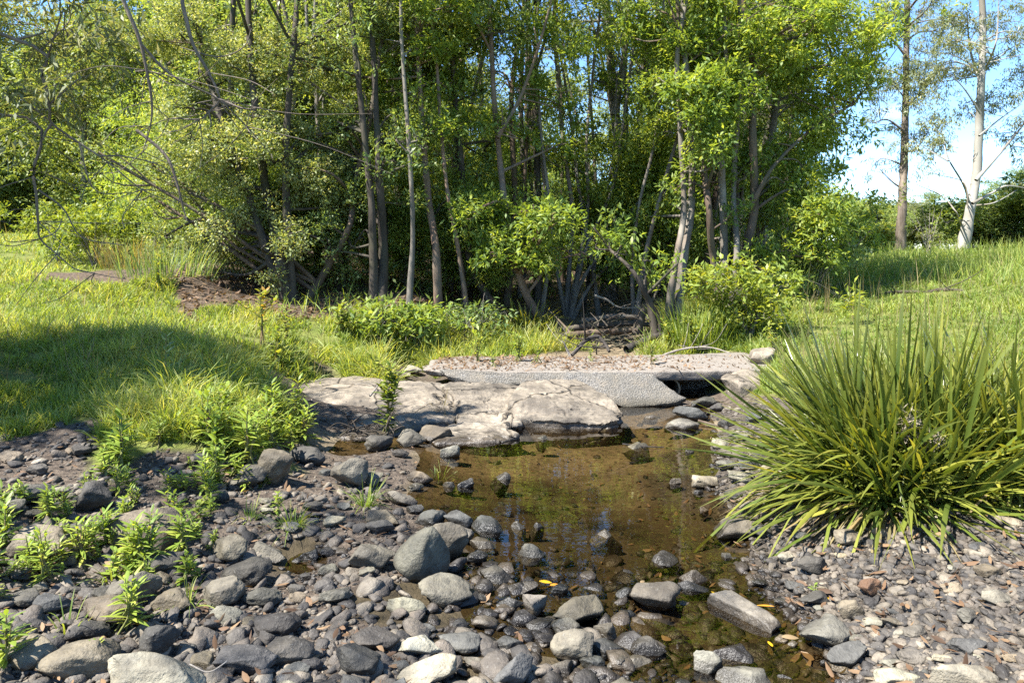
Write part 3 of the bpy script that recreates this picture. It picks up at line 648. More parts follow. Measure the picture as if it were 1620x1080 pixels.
SPEC = {0: dict(boxy=.0, facets=5, Dk=.5, rot=0), 3: dict(boxy=.35, facets=6), 5: dict(boxy=.3), 22: dict(facets=14), 23: dict(facets=8)}
for k, h in enumerate(HERO):
    kw = dict(seed=k+11); kw.update(SPEC.get(k, {}))
    big = h[2] >= 60
    ob_ = place_stone(*h[:5], h[5], None, name='boulder' if big else 'river_stone', cat='boulder' if big else 'stone', **kw)
    if k == 0: HERO0 = ob_.name
V = stone_shape(911, 4, 5, .05); V[:, :2] *= (1-.42*np.clip((V[:, 2:3]+.35)/1.35, 0, 1)); V[:, 0] += .12*V[:, 2]; o = COL.objects[HERO0]; q_ = o.location.copy(); W_ = 94*q_.y/F
o.data.vertices.foreach_set('co', (V*np.array([W_/2, W_*.36, W_*.5])).astype(np.float32).ravel()); o.data.update(); o.rotation_euler = (.1, .06, .15); o.location.z = g1(q_.x, q_.y)+W_*.36
for o_ in COL.objects:
    if 'log-shaped boulder under' in str(o_.get('label')): o_.location.z -= .04; o_.scale.z = 1.25
# the long block lying in the channel, and the rough boulder at the end of the crossing
V = stone_shape(301, 4, 4, .045, .45)*np.array([.165, .062, .06]); o = mk('boulder', V, IC[4][1], M['stone'], None, (0, 0, 0), None, True)
o.location = (1.035, 3.03, -.005); o.rotation_euler = (.25, .06, math.radians(-52)); set_stone(o, 'g', R); tag(o, 'long straight-sided stone block lying aslant in the channel', 'boulder'); ROCKBOX.append((1178, 968, 46, 34))
V = stone_shape(302, 4, 12, .12, .15)*np.array([.3, .3, .26]); o = mk('boulder', V, IC[4][1], M['bedrock'], None, (0, 0, 0), None, True)
o.location = (2.48, 7.28, .13); o.rotation_euler = (.1, .35, .6); tag(o, 'rough buff boulder closing the end of the crossing beside the drain pipe', 'boulder')
V = stone_shape(303, 4, 10, .1)*np.array([.2, .2, .14]); o = mk('boulder', V, IC[4][1], M['bedrock'], None, (0, 0, 0), None, True)
o.location = (2.95, 8.0, .36); tag(o, 'small pale boulder on top of the crossing end under the shrub', 'boulder')
for k, (a, b, c, d) in enumerate([(655, 586, 26, 14), (680, 582, 22, 12), (705, 590, 18, 10), (640, 594, 20, 9)]):
    place_stone(a, b, c, d, 'p', 'pale broken stone in the nook beside the causeway end', 'broken stones in the causeway nook', 400+k)
PROTO = []
for k in range(12):
    V = stone_shape(600+k, 4, 8+k % 8, .07+.025*(k % 3), .1*(k % 3)); tmp = mk('cobble', V, IC[4][1], M['stone'], None, (0, 0, 0), None, True)
    PROTO.append(tmp.data); bpy.data.objects.remove(tmp)
GT = {'s': ('left', {'d': 'dark cobble packed in the gravel bar below the grassy bank', 'b': 'blue-grey cobble packed in the gravel bar below the grassy bank', 'g': 'mid-grey cobble packed in the gravel bar below the grassy bank', 'n': 'brown cobble packed in the gravel bar below the grassy bank', 'p': 'pale cobble packed in the gravel bar below the grassy bank'}),
      'b': ('pool', {'d': 'dark wet cobble scattered in the shallow end of the pool', 'b': 'blue-grey wet cobble scattered in the shallow end of the pool', 'g': 'mid-grey cobble scattered in the shallow end of the pool', 'n': 'brown cobble scattered in the shallow end of the pool', 'p': 'pale cobble scattered in the shallow end of the pool'}),
      'r': ('right', {'d': 'dark cobble on the pebble bank around the strap-leaf clump', 'b': 'blue-grey cobble on the pebble bank around the strap-leaf clump', 'g': 'mid-grey cobble on the pebble bank around the strap-leaf clump', 'n': 'tan cobble on the pebble bank around the strap-leaf clump', 'p': 'pale cobble on the pebble bank around the strap-leaf clump'})}
cnt = len([o for o in COL.objects if o.get('category') in ('stone', 'boulder')])
tries = 0
RC = np.random.default_rng(5)
for k in range(16):
    a_, b_ = [(1150, 668), (1172, 690), (1160, 712), (1185, 735), (1172, 755), (1200, 770), (1150, 735), (1215, 700), (1198, 660), (1225, 745), (1165, 780), (1190, 800), (1212, 815), (1240, 790), (1140, 700), (1205, 725)][k]
    if place_stone(a_, b_, 26+(k*7) % 16, 13+(k*5) % 9, 'dgmbp'[k % 5], 'stone at the far margin of the pool under the strap-leaf tips', 'stones at the pool margin under the strap leaves', 5000+k, PROTO[k % 12]): cnt += 1
while cnt < 296 and tries < 5000:
    tries += 1
    px = RC.uniform(-60, 1680); py = 1110-410*RC.random()**1.25
    _, y, z = ground_hit([px], [py]); y = float(y[0])
    if y != y: continue
    x = (px-810)/F*y; q = zones([x], [y]); best = max(q, key=lambda k: q[k][0])
    if best not in 'sbr': continue
    sz = RC.choice([28, 38, 48, 62], p=[.3, .35, .22, .13])*(.45+.55*min(1, (py-600)/420))*RC.uniform(.85, 1.15)
    if best == 'b':
        if px > 760 and py < 930 and RC.random() < .96: continue
        if px > 1050 and RC.random() < .6: continue
    if best == 'r': sz *= .72
    w_ = sz; h_ = sz*RC.uniform(.5, .72)
    if any(abs(px-a) < (w_/2+c)*.8 and abs(py-b) < (h_/2+d)*.72 for a, b, c, d in ROCKBOX): continue
    tone = RC.choice(list('dbgnp'), p={'s': [.34, .14, .24, .18, .10], 'b': [.35, .25, .22, .08, .10], 'r': [.12, .1, .32, .28, .18]}[best])
    lab = GT[best][1][tone]
    if place_stone(px, py, w_, h_, {'n': 't'}.get(tone, tone) if best == 'r' else tone, lab, lab.replace('cobble', 'cobbles', 1), 2000+tries, PROTO[int(RC.integers(12))], 'cobble', cat='cobble'): cnt += 1

# gravel and pebbles too many to count
m = M['stone'].copy(); m.name = 'gravel_stone'; n = m.node_tree
a = n.nodes.new("ShaderNodeAttribute"); a.attribute_name = 'v'
oi = [x for x in n.nodes if x.bl_idname == 'ShaderNodeObjectInfo'][0]
cr = ramp(n, [(0, (.034, .031, .029)), (.3, (.078, .07, .061)), (.55, (.12, .10, .079)), (.8, (.16, .137, .105)), (1, (.25, .225, .185))], a.outputs['Fac'])
for lk in [l for l in n.links if l.from_node == oi]:
    s = lk.to_socket; n.links.remove(lk); n.links.new(cr, s)
M['gravel'] = m
def scatter_px(nn, x0, x1, y0, y1, pw=1.):
    px = R.uniform(x0, x1, nn); py = y1-(y1-y0)*R.random(nn)**pw
    x, y, z = ground_hit(px, py); ok = ~np.isnan(y); return x[ok], y[ok], z[ok], px[ok], py[ok]
def gravel(name, nn, box, smin, smax, sub, keys, seed, pale=0., thr=.45, water=.3):
    x, y, z, px, py = scatter_px(nn, *box); q = zones(x, y); wt = sum(q[k] for k in keys)
    keep = (wt > thr) & ((z > -.012) | (R.random(len(x)) < water)); x, y, z, px = x[keep], y[keep], z[keep], px[keep]; rr = q['r'][keep]
    n_ = len(x); sh = [stone_shape(seed+k, sub, 11, .12) for k in range(14)]; Fi = IC[sub][1]; nv = len(sh[0])
    S = smin*(smax/smin)**(R.random(n_)**1.6); S *= np.where(rr > .4, .72, 1.)
    pick = R.integers(14, size=n_); V = np.stack(sh)[pick]*np.stack([S*.5, S*R.uniform(.3, .48, n_), S*R.uniform(.16, .36, n_)], 1)[:, None]
    az = R.uniform(0, 6.28, n_); c_, s_ = np.cos(az)[:, None], np.sin(az)[:, None]
    tl = R.normal(0, .22, (n_, 2)); V[..., 2] += V[..., 0]*tl[:, :1]+V[..., 1]*tl[:, 1:]
    X = V[..., 0]*c_-V[..., 1]*s_+x[:, None]; Y = V[..., 0]*s_+V[..., 1]*c_+y[:, None]; Z = V[..., 2]+(z+S*.07)[:, None]
    Vv = np.stack([X, Y, Z], -1).reshape(-1, 3); Fq = (Fi[None]+(np.arange(n_)*nv)[:, None, None]).reshape(-1, 3)
    v = np.clip(R.random(n_)*.85+np.where(rr > .4, .0, 0)+pale, 0, 1)
    return tag(mk(name, Vv, Fq, M['gravel'], None, (0, 0, 0), {'v': np.repeat(v, nv)}, True), kind='stuff')
gravel('gravel', 8500, (-250, 1850, 630, 1300, 1.1), .03, .105, 2, 'sr', 700)
gravel('gravel', 5200, (1150, 1850, 780, 1250, 1.), .03, .095, 2, 'r', 780, -.04, .4)
gravel('gravel', 900, (1125, 1320, 640, 830, 1.), .03, .10, 2, 'rsg', 790, .05, .3)
gravel('pebbles', 30000, (-250, 1850, 630, 1250, 1.1), .010, .036, 1, 'sr', 720)
gravel('pebbles', 700, (350, 1400, 660, 1150, 1.), .02, .09, 2, 'b', 740, -.1, .5, 1.)
gravel('gravel', 900, (520, 1320, 890, 1200, 1.), .04, .15, 2, 'b', 760, .05, .4, 1.)

# ------------------------------------------------------------------ trees
def leaf_cloud(blobs, per, Ln, wr, spread, droop=.25, r=R, up=.25, shell=.55):
    """blobs rows: cx cy cz rx ry rz n_sprays -> leaf quads in sprays."""
    B = np.asarray(blobs, float); k = B[:, 6].astype(int); T = k.sum(); bi = np.repeat(np.arange(len(B)), k)
    d = nrm(r.normal(size=(T, 3))); rad = r.random(T)**shell; b = B[bi]
    lump = 1+.5*vnoise(d*2.4+bi[:, None]*5.3)+np.where(r.random(T) < .12, .35*r.random(T), 0)
    S = b[:, :3]+d*(rad*lump)[:, None]*b[:, 3:6]
    ax = nrm(d*np.array([1, 1, .5])+r.normal(size=(T, 3))*.55+[0, 0, up]); st = r.random(T)
    si = np.repeat(np.arange(T), per); n_ = len(si); t = r.random(n_)
    base = S[si]+ax[si]*(t*spread)[:, None]+r.normal(size=(n_, 3))*spread*.22
    ld = nrm(ax[si]*.55+r.normal(size=(n_, 3))*.75+[0, 0, -droop]); L_ = Ln*r.uniform(.65, 1.25, n_); W_ = L_*wr
    sd = nrm(np.cross(ld, nrm(r.normal(size=(n_, 3))*.5+[0, 0, 1]))); nr_ = np.cross(sd, ld)
    mid = base+ld*(L_*.48)[:, None]+nr_*(L_*.05)[:, None]; tip = base+ld*L_[:, None]-nr_*(L_*.06)[:, None]
    V = np.stack([base, mid+sd*(W_*.5)[:, None], tip, mid-sd*(W_*.5)[:, None]], 1).reshape(-1, 3)
    v = np.clip(st[si]*.55+r.random(n_)*.45, 0, 1)
    return V, np.arange(n_*4).reshape(-1, 4), np.repeat(v, 4), S
LEAF = {'fine': (14, .052, .5, .16, .2, .1), 'lance': (13, .118, .32, .22, .15, .35), 'dark': (12, .095, .36, .2, .25, .2), 'gum': (22, .15, .22, .3, .8, 0.), 'far': (10, .19, .42, .42, .3, .1), 'shrub': (10, .10, .36, .16, .1, .5)}
def hits(pts, q):           # nearest index on a polyline sample
    return np.argmin(((q[None]-pts[:, None])**2).sum(-1), 0)
def make_tree(name, label, cat, group, stems, bark, kind, blobs, limb=.35, twigs=5, seed=0, mat=None, extra=None, crownname='crown', scale_leaf=1.):
    """stems: list of (points Nx3, radii); the first stem's first point is the base."""
    r = np.random.default_rng(seed); org = tuple(stems[0][0][0]); root = thing(name, org, label, cat, group)
    mbs = []
    for pts, rad in stems:
        mb = MB(); tube(mb, pts, rad, 10 if rad[0] > .04 else 7, max(14, len(pts)*7), .16, seed); mbs.append(mb)
    for pts, rad in extra or []: tube(mbs[0], pts, rad, 7, None, .12, seed+3)
    if len(blobs):
        per, ln, wr, spd, dr, upp = LEAF[kind]
        V, Fq, v, S = leaf_cloud(blobs, per, ln*scale_leaf, wr, spd, dr, r, upp)
        mk(crownname, V, Fq, mat or M[kind], root, org, {'v': v})
        if limb > 0:
            al = stems+(extra or []); sm = [smooth_line(p_, q_, 40) for p_, q_ in al]
            spine = np.concatenate([x[0] for x in sm]); srad = np.concatenate([x[1] for x in sm]); own = np.repeat([min(i, len(stems)) for i in range(len(al))], 40); own[own >= len(stems)] = 0
            k0 = 0
            for b in blobs:
                c = np.array(b[:3]); d2 = np.linalg.norm(spine-(c-[0, 0, .5*np.linalg.norm(b[3:6])]), axis=1)+np.where(spine[:, 2] > c[2]+.2, 2., 0); j = int(np.argmin(d2)); mb = mbs[own[j]]
                a0 = spine[j]; mid = a0*.5+c*.5+r.normal(size=3)*.12+[0, 0, .1]; r0 = min(srad[j]*.6, .012+.02*np.linalg.norm(c-a0)*limb/.35)
                tube(mb, [a0, mid, c], [r0, r0*.7, r0*.4], 6, 9, .1, seed)
                ks = int(b[6]); sel = S[k0:k0+ks]; k0 += ks
                for s in sel[r.permutation(ks)[:twigs]]:
                    q0 = mid*.5+c*.5 if r.random() < .5 else c
                    tube(mb, [q0, q0*.45+s*.55+r.normal(size=3)*.07, s], [r0*.4, r0*.26, .003], 4, 6)
    for mb in mbs: mb.build('trunk', M[bark], root, org)
    return root
def px_stem(pts, Y, r0, r1, seed=0, ext=None):
    r = np.random.default_rng(seed); out = []
    for k, (a, b) in enumerate(pts):
        q = atY(a, b, Y+r.normal()*.12*(k > 0)+.05*k); out.append(q)
    if ext:
        d = nrm(out[-1]-out[-2]); d = nrm(d*np.array([.6, .6, 1])); out.append(out[-1]+d*ext*.5+r.normal(size=3)*.2); out.append(out[-1]+d*ext*.5+r.normal(size=3)*.3)
    return np.array(out), np.interp(np.linspace(0, 1, len(out)), [0, .06, 1], [r0*1.35, r0, r1])
def baseY(px, py):
    _, y, z = ground_hit([px], [py]); return float(y[0])
def snap(pts, rad, sink=.12):
    p = pts.copy(); gz_ = g1(p[0, 0], p[0, 1]); p[0, 2] = gz_-sink; return p, rad
def pblobs(lst, Y, dens, seed, dY=.8):
    r = np.random.default_rng(seed); out = []
    for e in lst:
        a, b, rx, rz = e[:4]; k = e[4] if len(e) > 4 else 1.; off = e[5] if len(e) > 5 else r.uniform(-.35, 1.5)
        y = Y+off; c = atY(a, b, y); sx, sz = .8*rx*y/F, .8*rz*y/F; 
        for _ in range(4):
            o_ = r.normal(size=3)*.72; f_ = r.uniform(.32, .72); out.append((c[0]+o_[0]*sx, c[1]+o_[1]*sx, c[2]+o_[2]*sz, sx*f_, max(sx, sz)*f_, sz*f_, max(2, int(dens*.36*k*sx*sz*10))))
    return out
def topblobs(stems, zmin, nn, dens, seed, rr=(.7, 1.3), spread=1.2):
    r = np.random.default_rng(seed); out = []
    for _ in range(nn):
        p_, q_ = stems[int(r.integers(len(stems)))]; z_ = r.uniform(zmin, max(zmin+.5, p_[-1, 2]+.6)); j = int(np.argmin(np.abs(p_[:, 2]-z_))); s = r.uniform(*rr)
        c = np.array([p_[j, 0], p_[j, 1], z_])+np.append(r.normal(size=2)*spread, 0); out.append((*c, s, s, s*.75, int(dens*s*s*10)))
    return out
FG = 'trees lining the creek'
def fore(label, stems_px, r0, bark, kind, blobs, base, dens=10, seed=0, top=(4, 5.2), ext=3.5, Y=None, r1=.35, cat='tree', name='creek_tree', twigs=4, spread=1.2, topd=None, extra=None):
    Y = Y or baseY(*base); st = []
    for k, s in enumerate(stems_px):
        low = base is None or s[0][1] >= base[1]-14; p_, q_ = px_stem(s, Y, r0*(1 if k == 0 else .8 if low else .42), r0*r1*(1 if low else .5), seed*7+k, ext if s[-1][1] < 130 else None)
        st.append(snap(p_, q_) if base is None or s[0][1] >= base[1]-14 else (p_, q_))
    b = pblobs(blobs, Y, dens*4.2, seed)
    if top: b += topblobs(st, top[1], top[0], topd or dens*.5, seed+5, spread=spread)
    return make_tree(name, label, cat, FG, st, bark, kind, b, seed=seed, twigs=twigs)

fore('many-stemmed tree with a dense olive crown of tiny leaves above the dirt bank', [[(455, 476), (441, 400), (421, 300), (405, 180), (395, 60)], [(463, 478), (456, 380), (452, 250), (460, 120), (470, 0)], [(449, 474), (430, 420), (400, 330), (360, 220), (330, 120)]], .085, 'bark_dark', 'fine',
     [(300, 40, 90, 70), (400, 40, 90, 80), (350, 150, 80, 60), (440, 150, 90, 70), (300, 270, 70, 60), (410, 280, 80, 60), (330, 370, 70, 40, .9), (440, 385, 60, 45, .8), (370, 330, 70, 50), (450, 330, 70, 50), (390, 210, 80, 60), (280, 190, 60, 60), (480, 230, 60, 60), (300, 340, 50, 40), (390, 425, 50, 28, .7), (470, 60, 70, 60), (360, 90, 80, 60)], (458, 476), 18, 11, (6, 5.5))
fore('brown trunk leaning away from the dirt bank under fine olive foliage', [[(482, 468), (520, 420), (552, 360), (562, 290), (585, 190), (600, 90)]], .06, 'bark_brown', 'fine',
     [(540, 60, 90, 80), (560, 170, 80, 70), (530, 280, 60, 60), (500, 370, 50, 40, .8), (600, 240, 50, 50), (610, 110, 60, 60), (590, 30, 70, 60), (500, 160, 60, 60), (560, 330, 40, 40, .7), (240, 70, 80, 80, .8), (250, 180, 70, 60, .8), (240, 300, 60, 60, .8)], (490, 470), 17, 12, (5, 5.2))
fore('dark straight trunk standing among leaf litter on the wooded slope', [[(604, 472), (606, 380), (600, 280), (596, 200), (590, 80)], [(592, 470), (588, 330), (575, 200), (560, 60)]], .075, 'bark_dark', 'dark',
     [(590, 330, 45, 40, .6), (640, 300, 45, 40, .7), (560, 230, 45, 40, .6), (640, 200, 50, 45, .8), (560, 390, 40, 30, .6)], (605, 478), 10, 13, (7, 5))
fore('slim straight trunk with pinkish bark, bare below its bright leaves', [[(694, 484), (690, 400), (680, 330), (672, 250), (666, 170), (660, 60)]], .068, 'bark_pink', 'lance',
     [(640, 70, 65, 55), (690, 110, 55, 45), (640, 160, 55, 45), (705, 185, 50, 40), (660, 20, 70, 50), (620, 120, 45, 45), (700, 40, 55, 45)], (694, 486), 10, 14, (5, 5.6))
fore('dark bowed trunk curving up from the ferns beside the reddish one', [[(806, 514), (772, 470), (745, 420), (736, 340), (728, 240), (718, 130), (712, 20)]], .075, 'bark_dark', 'dark',
     [(740, 130, 50, 40, .7), (770, 60, 55, 50, .8), (720, 300, 40, 40, .6), (690, 350, 40, 40, .5), (760, 230, 40, 35, .6), (730, 20, 60, 40)], (806, 516), 10, 15, (6, 5.2))
fore('curved reddish trunk that forks high up, rising from the grass tussock', [[(873, 528), (845, 490), (826, 450), (810, 390), (797, 310), (787, 215), (781, 150), (776, 50)], [(787, 218), (815, 170), (833, 130), (862, 40)]], .078, 'bark_pink', 'lance',
     [(790, 345, 60, 32, 1.3, -.5), (840, 375, 70, 36, 1.3, -.6), (770, 385, 45, 26, 1, -.3), (870, 395, 40, 26, .6, .2), (815, 405, 60, 24, 1, -.7), (850, 100, 50, 45, .8), (790, 30, 60, 40, .8), (880, 160, 50, 40, .7), (830, 190, 40, 35, .6)], (873, 530), 11, 16, (4, 5.5))
fore('clump of slender stems fanning out above the log jam', [[(893, 500), (901, 420), (905, 330), (890, 220), (880, 100), (870, 0)], [(897, 500), (915, 420), (930, 330), (928, 220), (940, 100), (950, 0)], [(900, 500), (918, 450), (960, 385), (1015, 310), (1062, 200)], [(896, 500), (880, 420), (862, 300), (850, 180), (838, 60)], [(903, 500), (935, 450), (985, 400), (1045, 370)], [(899, 500), (925, 400), (968, 300), (985, 200), (1000, 90)]], .052, 'bark_grey', 'lance',
     [(900, 50, 60, 45, .45), (930, 110, 50, 45, .4), (960, 210, 55, 45, .4), (880, 240, 50, 40, .6), (1020, 250, 60, 55, .9), (990, 340, 50, 45, .45), (1050, 385, 60, 35, 1), (920, 330, 40, 40, .5), (1000, 120, 50, 45, .4), (860, 20, 60, 40, .45), (960, 20, 60, 40, .45)], (897, 502), 10, 17, (6, 5.5))
fore('grey leaning pair of trunks with pale peeling bark at the edge of the opening', [[(1070, 507), (1080, 420), (1092, 340), (1095, 240), (1086, 120), (1080, 10)], [(1054, 507), (1068, 420), (1082, 330), (1076, 200), (1072, 80)]], .075, 'bark_grey', 'lance',
     [(1080, 100, 60, 50), (1050, 50, 55, 45, .8), (1120, 60, 60, 55), (1060, 180, 45, 40, .8), (1110, 170, 60, 45), (1100, 235, 40, 35, .7), (1040, 330, 40, 35, .7)], (1068, 508), 11, 18, (5, 5.4))
fore('mossy dark trunk leaning left out of the driftwood beside the creek bed', [[(1041, 545), (1030, 490), (1014, 452), (998, 425), (965, 395)]], .058, 'bark_dark', 'lance',
     [(960, 385, 50, 30, .5, .6), (1010, 395, 46, 28, .5, .8), (1050, 420, 45, 25, .5, .4)], (1041, 547), 11, 19, None, None)
fore('slender dark stem, frontmost in the group of flaky trunks by the yellow shrub', [[(1143, 487), (1129, 420), (1121, 330), (1111, 250), (1100, 180), (1078, 60)]], .062, 'bark_brown', 'lance',
     [(1110, 130, 70, 45, 1.1), (1150, 190, 60, 45), (1080, 60, 50, 40), (1130, 300, 40, 40, .6)], (1143, 490), 11, 20, (4, 5.6))
fore('pale flaky trunk, middle of the group by the yellow shrub', [[(1150, 485), (1146, 400), (1143, 300), (1140, 200), (1149, 100), (1146, 0)], [(1156, 485), (1166, 400), (1160, 300), (1168, 180), (1172, 60)]], .07, 'bark_grey', 'lance',
     [(1180, 60, 60, 50), (1160, 120, 55, 50), (1180, 250, 50, 45, .8), (1140, 380, 35, 40, .6)], (1150, 488), 11, 21, (4, 5.5))
fore('thick brown trunk, outermost of the group, spreading over the grassy bank', [[(1173, 480), (1181, 400), (1193, 330), (1191, 220), (1190, 100), (1176, 0)], [(1186, 330), (1225, 262), (1290, 200), (1350, 165)], [(1175, 450), (1205, 418), (1250, 405), (1300, 408), (1350, 395)]], .085, 'bark_brown', 'lance',
     [(1230, 60, 80, 60), (1290, 100, 70, 60), (1250, 190, 70, 60), (1320, 40, 70, 50), (1330, 140, 50, 50, .9), (1280, 275, 55, 50), (1230, 330, 60, 50), (1320, 330, 60, 45, 1.1), (1365, 370, 45, 32), (1275, 385, 70, 36, 1.1), (1205, 400, 50, 35, .9), (1240, 260, 50, 45), (1300, 200, 55, 50, .9), (1240, 120, 60, 50), (1275, 20, 60, 40)], (1173, 482), 8.5, 22, (5, 5.8), spread=1.1)
fore('pale upper trunk showing white patches between bright leaf masses', [[(1198, 462), (1206, 330), (1220, 220), (1231, 135), (1240, 60), (1252, -30)]], .085, 'bark_grey', 'dark',
     [(1270, 150, 60, 50, .8), (1210, 170, 50, 50, .7), (1300, 60, 60, 55, .8), (1250, 300, 50, 45, .7), (1210, 30, 50, 45, .7), (1340, 90, 40, 40, .5)], None, 10, 23, (5, 6), 3.5, 12.8)
fore('tall grey trunk far up the creek bed, thickest under the canopy, with white forks', [[(964, 487), (962, 420), (972, 330), (985, 260), (973, 180), (965, 80), (955, -20)], [(973, 182), (990, 70), (1000, -40)]], .17, 'bark_grey', 'gum',
     [(1000, 60, 50, 40, .5), (930, 30, 50, 40, .4), (1030, 150, 35, 35, .4)], (964, 489), 5, 24, (5, 8), 5, 15.5)

fore('thin pale stem bowing right between the two curved trunks', [[(852, 512), (866, 430), (872, 350), (856, 210), (848, 50)]], .042, 'bark_grey', 'lance', [(860, 240, 40, 35, .4), (840, 120, 45, 40, .5)], (852, 514), 9, 41, (3, 6))
fore('slender pale stem leaning right over the creek bed toward the peeling pair', [[(1004, 508), (1022, 400), (1048, 300), (1082, 180), (1112, 60)], [(1004, 508), (1000, 420), (1012, 320), (1034, 230), (1048, 100)]], .045, 'bark_grey', 'lance', [(1060, 240, 40, 35, .4), (1090, 110, 45, 40, .5)], (1004, 510), 9, 42, (3, 6))
fore('thin brown stem leaning left beside the slim pinkish trunk', [[(742, 506), (726, 400), (706, 290), (696, 180), (684, 40)]], .04, 'bark_pink', 'dark', [(700, 250, 36, 32, .4), (690, 120, 45, 40, .5)], (742, 508), 9, 43, (3, 6))
fore('thin straight grey stem on the wooded slope left of the slim pinkish trunk', [[(646, 486), (653, 380), (650, 280), (642, 160), (634, 20)]], .042, 'bark_grey', 'dark', [(650, 230, 36, 32, .4), (640, 110, 45, 40, .5)], (646, 488), 9, 44, (3, 6))
fore('slender forking stem behind the log jam, leaning left', [[(948, 500), (936, 410), (916, 300), (902, 180), (880, 40)], [(940, 430), (956, 330), (972, 220), (978, 90)]], .045, 'bark_grey', 'lance', [(930, 210, 36, 32, .4), (960, 110, 45, 40, .5)], (948, 502), 9, 45, (3, 6))
# unnamed rank and file further in: every one a tree of its own
rr_ = np.random.default_rng(31)
barks = ['bark_grey', 'bark_dark', 'bark_brown', 'bark_grey', 'bark_brown']
mids = [(500, 13.2), (545, 14.4), (575, 15.6), (640, 13.6), (665, 16.4), (710, 14.2), (735, 13), (752, 15.5), (775, 17.2), (800, 13.8), (822, 15.2), (850, 14.2), (868, 17), (935, 17.8), (1000, 16.2), (1016, 18.2), (1045, 15.4), (1105, 14.6), (1125, 16.8), (1155, 14.2), (1210, 15.6), (360, 15), (410, 13.6), (300, 16.5), (250, 18.5), (465, 16.4), (690, 18.8), (890, 19), (1175, 18.6), (1240, 17.5)]
for k, (px, Y) in enumerate(mids):
    x = (px-810)/F*Y; z = g1(x, Y); h = rr_.uniform(8, 11); ln = rr_.normal(0, .5); b = barks[k % 5]
    pts = np.array([[x, Y, z-.1], [x+ln*.2+rr_.normal()*.08, Y, z+h*.2], [x+ln*.45+rr_.normal()*.12, Y+.1, z+h*.45], [x+ln*.8+rr_.normal()*.2, Y, z+h*.75], [x+ln, Y, z+h]])
    r0 = rr_.uniform(.05, .1); st = [(pts, np.array([r0*1.3, r0, r0*.85, r0*.55, r0*.25]))]
    if rr_.random() < .45:
        q = pts.copy(); q[1:, 0] += np.linspace(.15, rr_.uniform(-1.4, 1.4), 4); q[1:, 1] += np.linspace(.05, .5, 4); st.append((q, st[0][1]*.7))
    lo = 4.2 if 560 < px < 1080 else 2.8
    bl = topblobs(st, z+lo+.6, 9, 2.7, 900+k, (.55, 1.05), .8)
    kind = 'dark' if k % 3 else 'lance'
    lab = {'bark_dark': 'dark slender trunk deep in the shaded stand behind the creek', 'bark_brown': 'brown slender trunk deep in the shaded stand behind the creek', 'bark_grey': 'grey slender trunk deep in the shaded stand behind the creek'}[b]
    make_tree('forest_tree', lab, 'tree', lab.replace(' trunk', ' trunks', 1), st, b, kind, bl, seed=900+k, twigs=3)
# leafy understorey and the trees closing the view behind, copies of six
def proto_tree(name, seed, h, r0, nb, rad, bark, kind, lo, spread, dens, lab, cat, ls=1.):
    r = np.random.default_rng(seed)
    pts = np.array([[0, 0, -.15], [r.normal()*.1, r.normal()*.1, h*.3], [r.normal()*.25, r.normal()*.2, h*.65], [r.normal()*.4, r.normal()*.3, h]]); st = [(pts, np.array([r0*1.2, r0, r0*.6, r0*.2]))]
    return make_tree(name, lab, cat, None, st, bark, kind, topblobs(st, lo, nb, dens*2.2, seed, rad, spread), seed=seed, twigs=2, scale_leaf=ls)
US = [proto_tree('understorey_bush', 50+k, 3.6, .03, 16, (.4, .8), 'bark_dark', ['dark', 'lance', 'lance'][k], .35, .6, 6, 'x', 'bush') for k in range(3)]
spots = [(520, 12.6), (580, 13.4), (625, 14.6), (665, 12.8), (715, 13.2), (760, 13.4), (800, 14.6), (700, 15.5), (640, 17.0), (560, 16.0), (480, 14.2), (430, 13.2), (350, 13.4), (390, 15.4), (300, 14.6), (850, 16.0), (1010, 17.4), (1140, 16.0), (1060, 17.5), (1085, 19.0), (1000, 20.0), (925, 20.5), (870, 21.0), (780, 19.5), (730, 21.0), (420, 11.6), (470, 11.9), (535, 11.7), (585, 12.2), (640, 12.1), (690, 12.6), (730, 12.2), (360, 12.4), (310, 13.0), (925, 14.6), (975, 15.4), (270, 17.0), (220, 19.5), (545, 12.2), (600, 15.2), (690, 14.3), (740, 14.4), (830, 16.8), (895, 18.5), (1035, 14.2), (1130, 14.6), (330, 15.6), (460, 12.6), (375, 14.2), (780, 15.6), (650, 16.2)]
UL = 'leafy green understorey bush in the shade between the forest trunks'
for k, (px, Y) in enumerate(spots):
    x = (px-810)/F*Y; o = US[k % 3] if k < 3 else dup(US[k % 3], (0, 0, 0)); o.location = (x, Y, g1(x, Y)); o.rotation_euler = (0, 0, k*1.9); s = .75+.5*((k*37) % 10)/10; s *= .52 if Y < 13.5 else .8; o.scale = (s, s, s); o['label'] = UL; o['group'] = 'understorey bushes between the forest trunks'
BT = [proto_tree('background_tree', 70+k, 11+k, .13, 30, (1.0, 1.9), 'bark_grey', 'far', .5, 1.5, 2.0, 'x', 'tree', 1.) for k in range(4)]
BL = 'light green leafy tree in the sunlit wood closing the view'
kk = 0
for Y in (24, 29, 35):
    for px in np.arange(-340, 1260, 95 if Y < 28 else 80):
        a = px+rr_.uniform(-30, 30); y = Y+rr_.uniform(-2, 2); x = (a-810)/F*y
        if a > 1180 and y < 27: continue
        o = BT[kk % 4] if kk < 4 else dup(BT[kk % 4], (0, 0, 0)); s = rr_.uniform(.75, 1.1)*(.52 if 620 < a < 1120 else 1. if 200 < a < 1250 else .72); o.location = (x, y, g1(x, y)-.2); o.scale = (s, s, s); o.rotation_euler = (0, 0, rr_.uniform(0, 6.28)); o['label'] = BL; o['group'] = 'trees closing the view behind the creek stand'; kk += 1
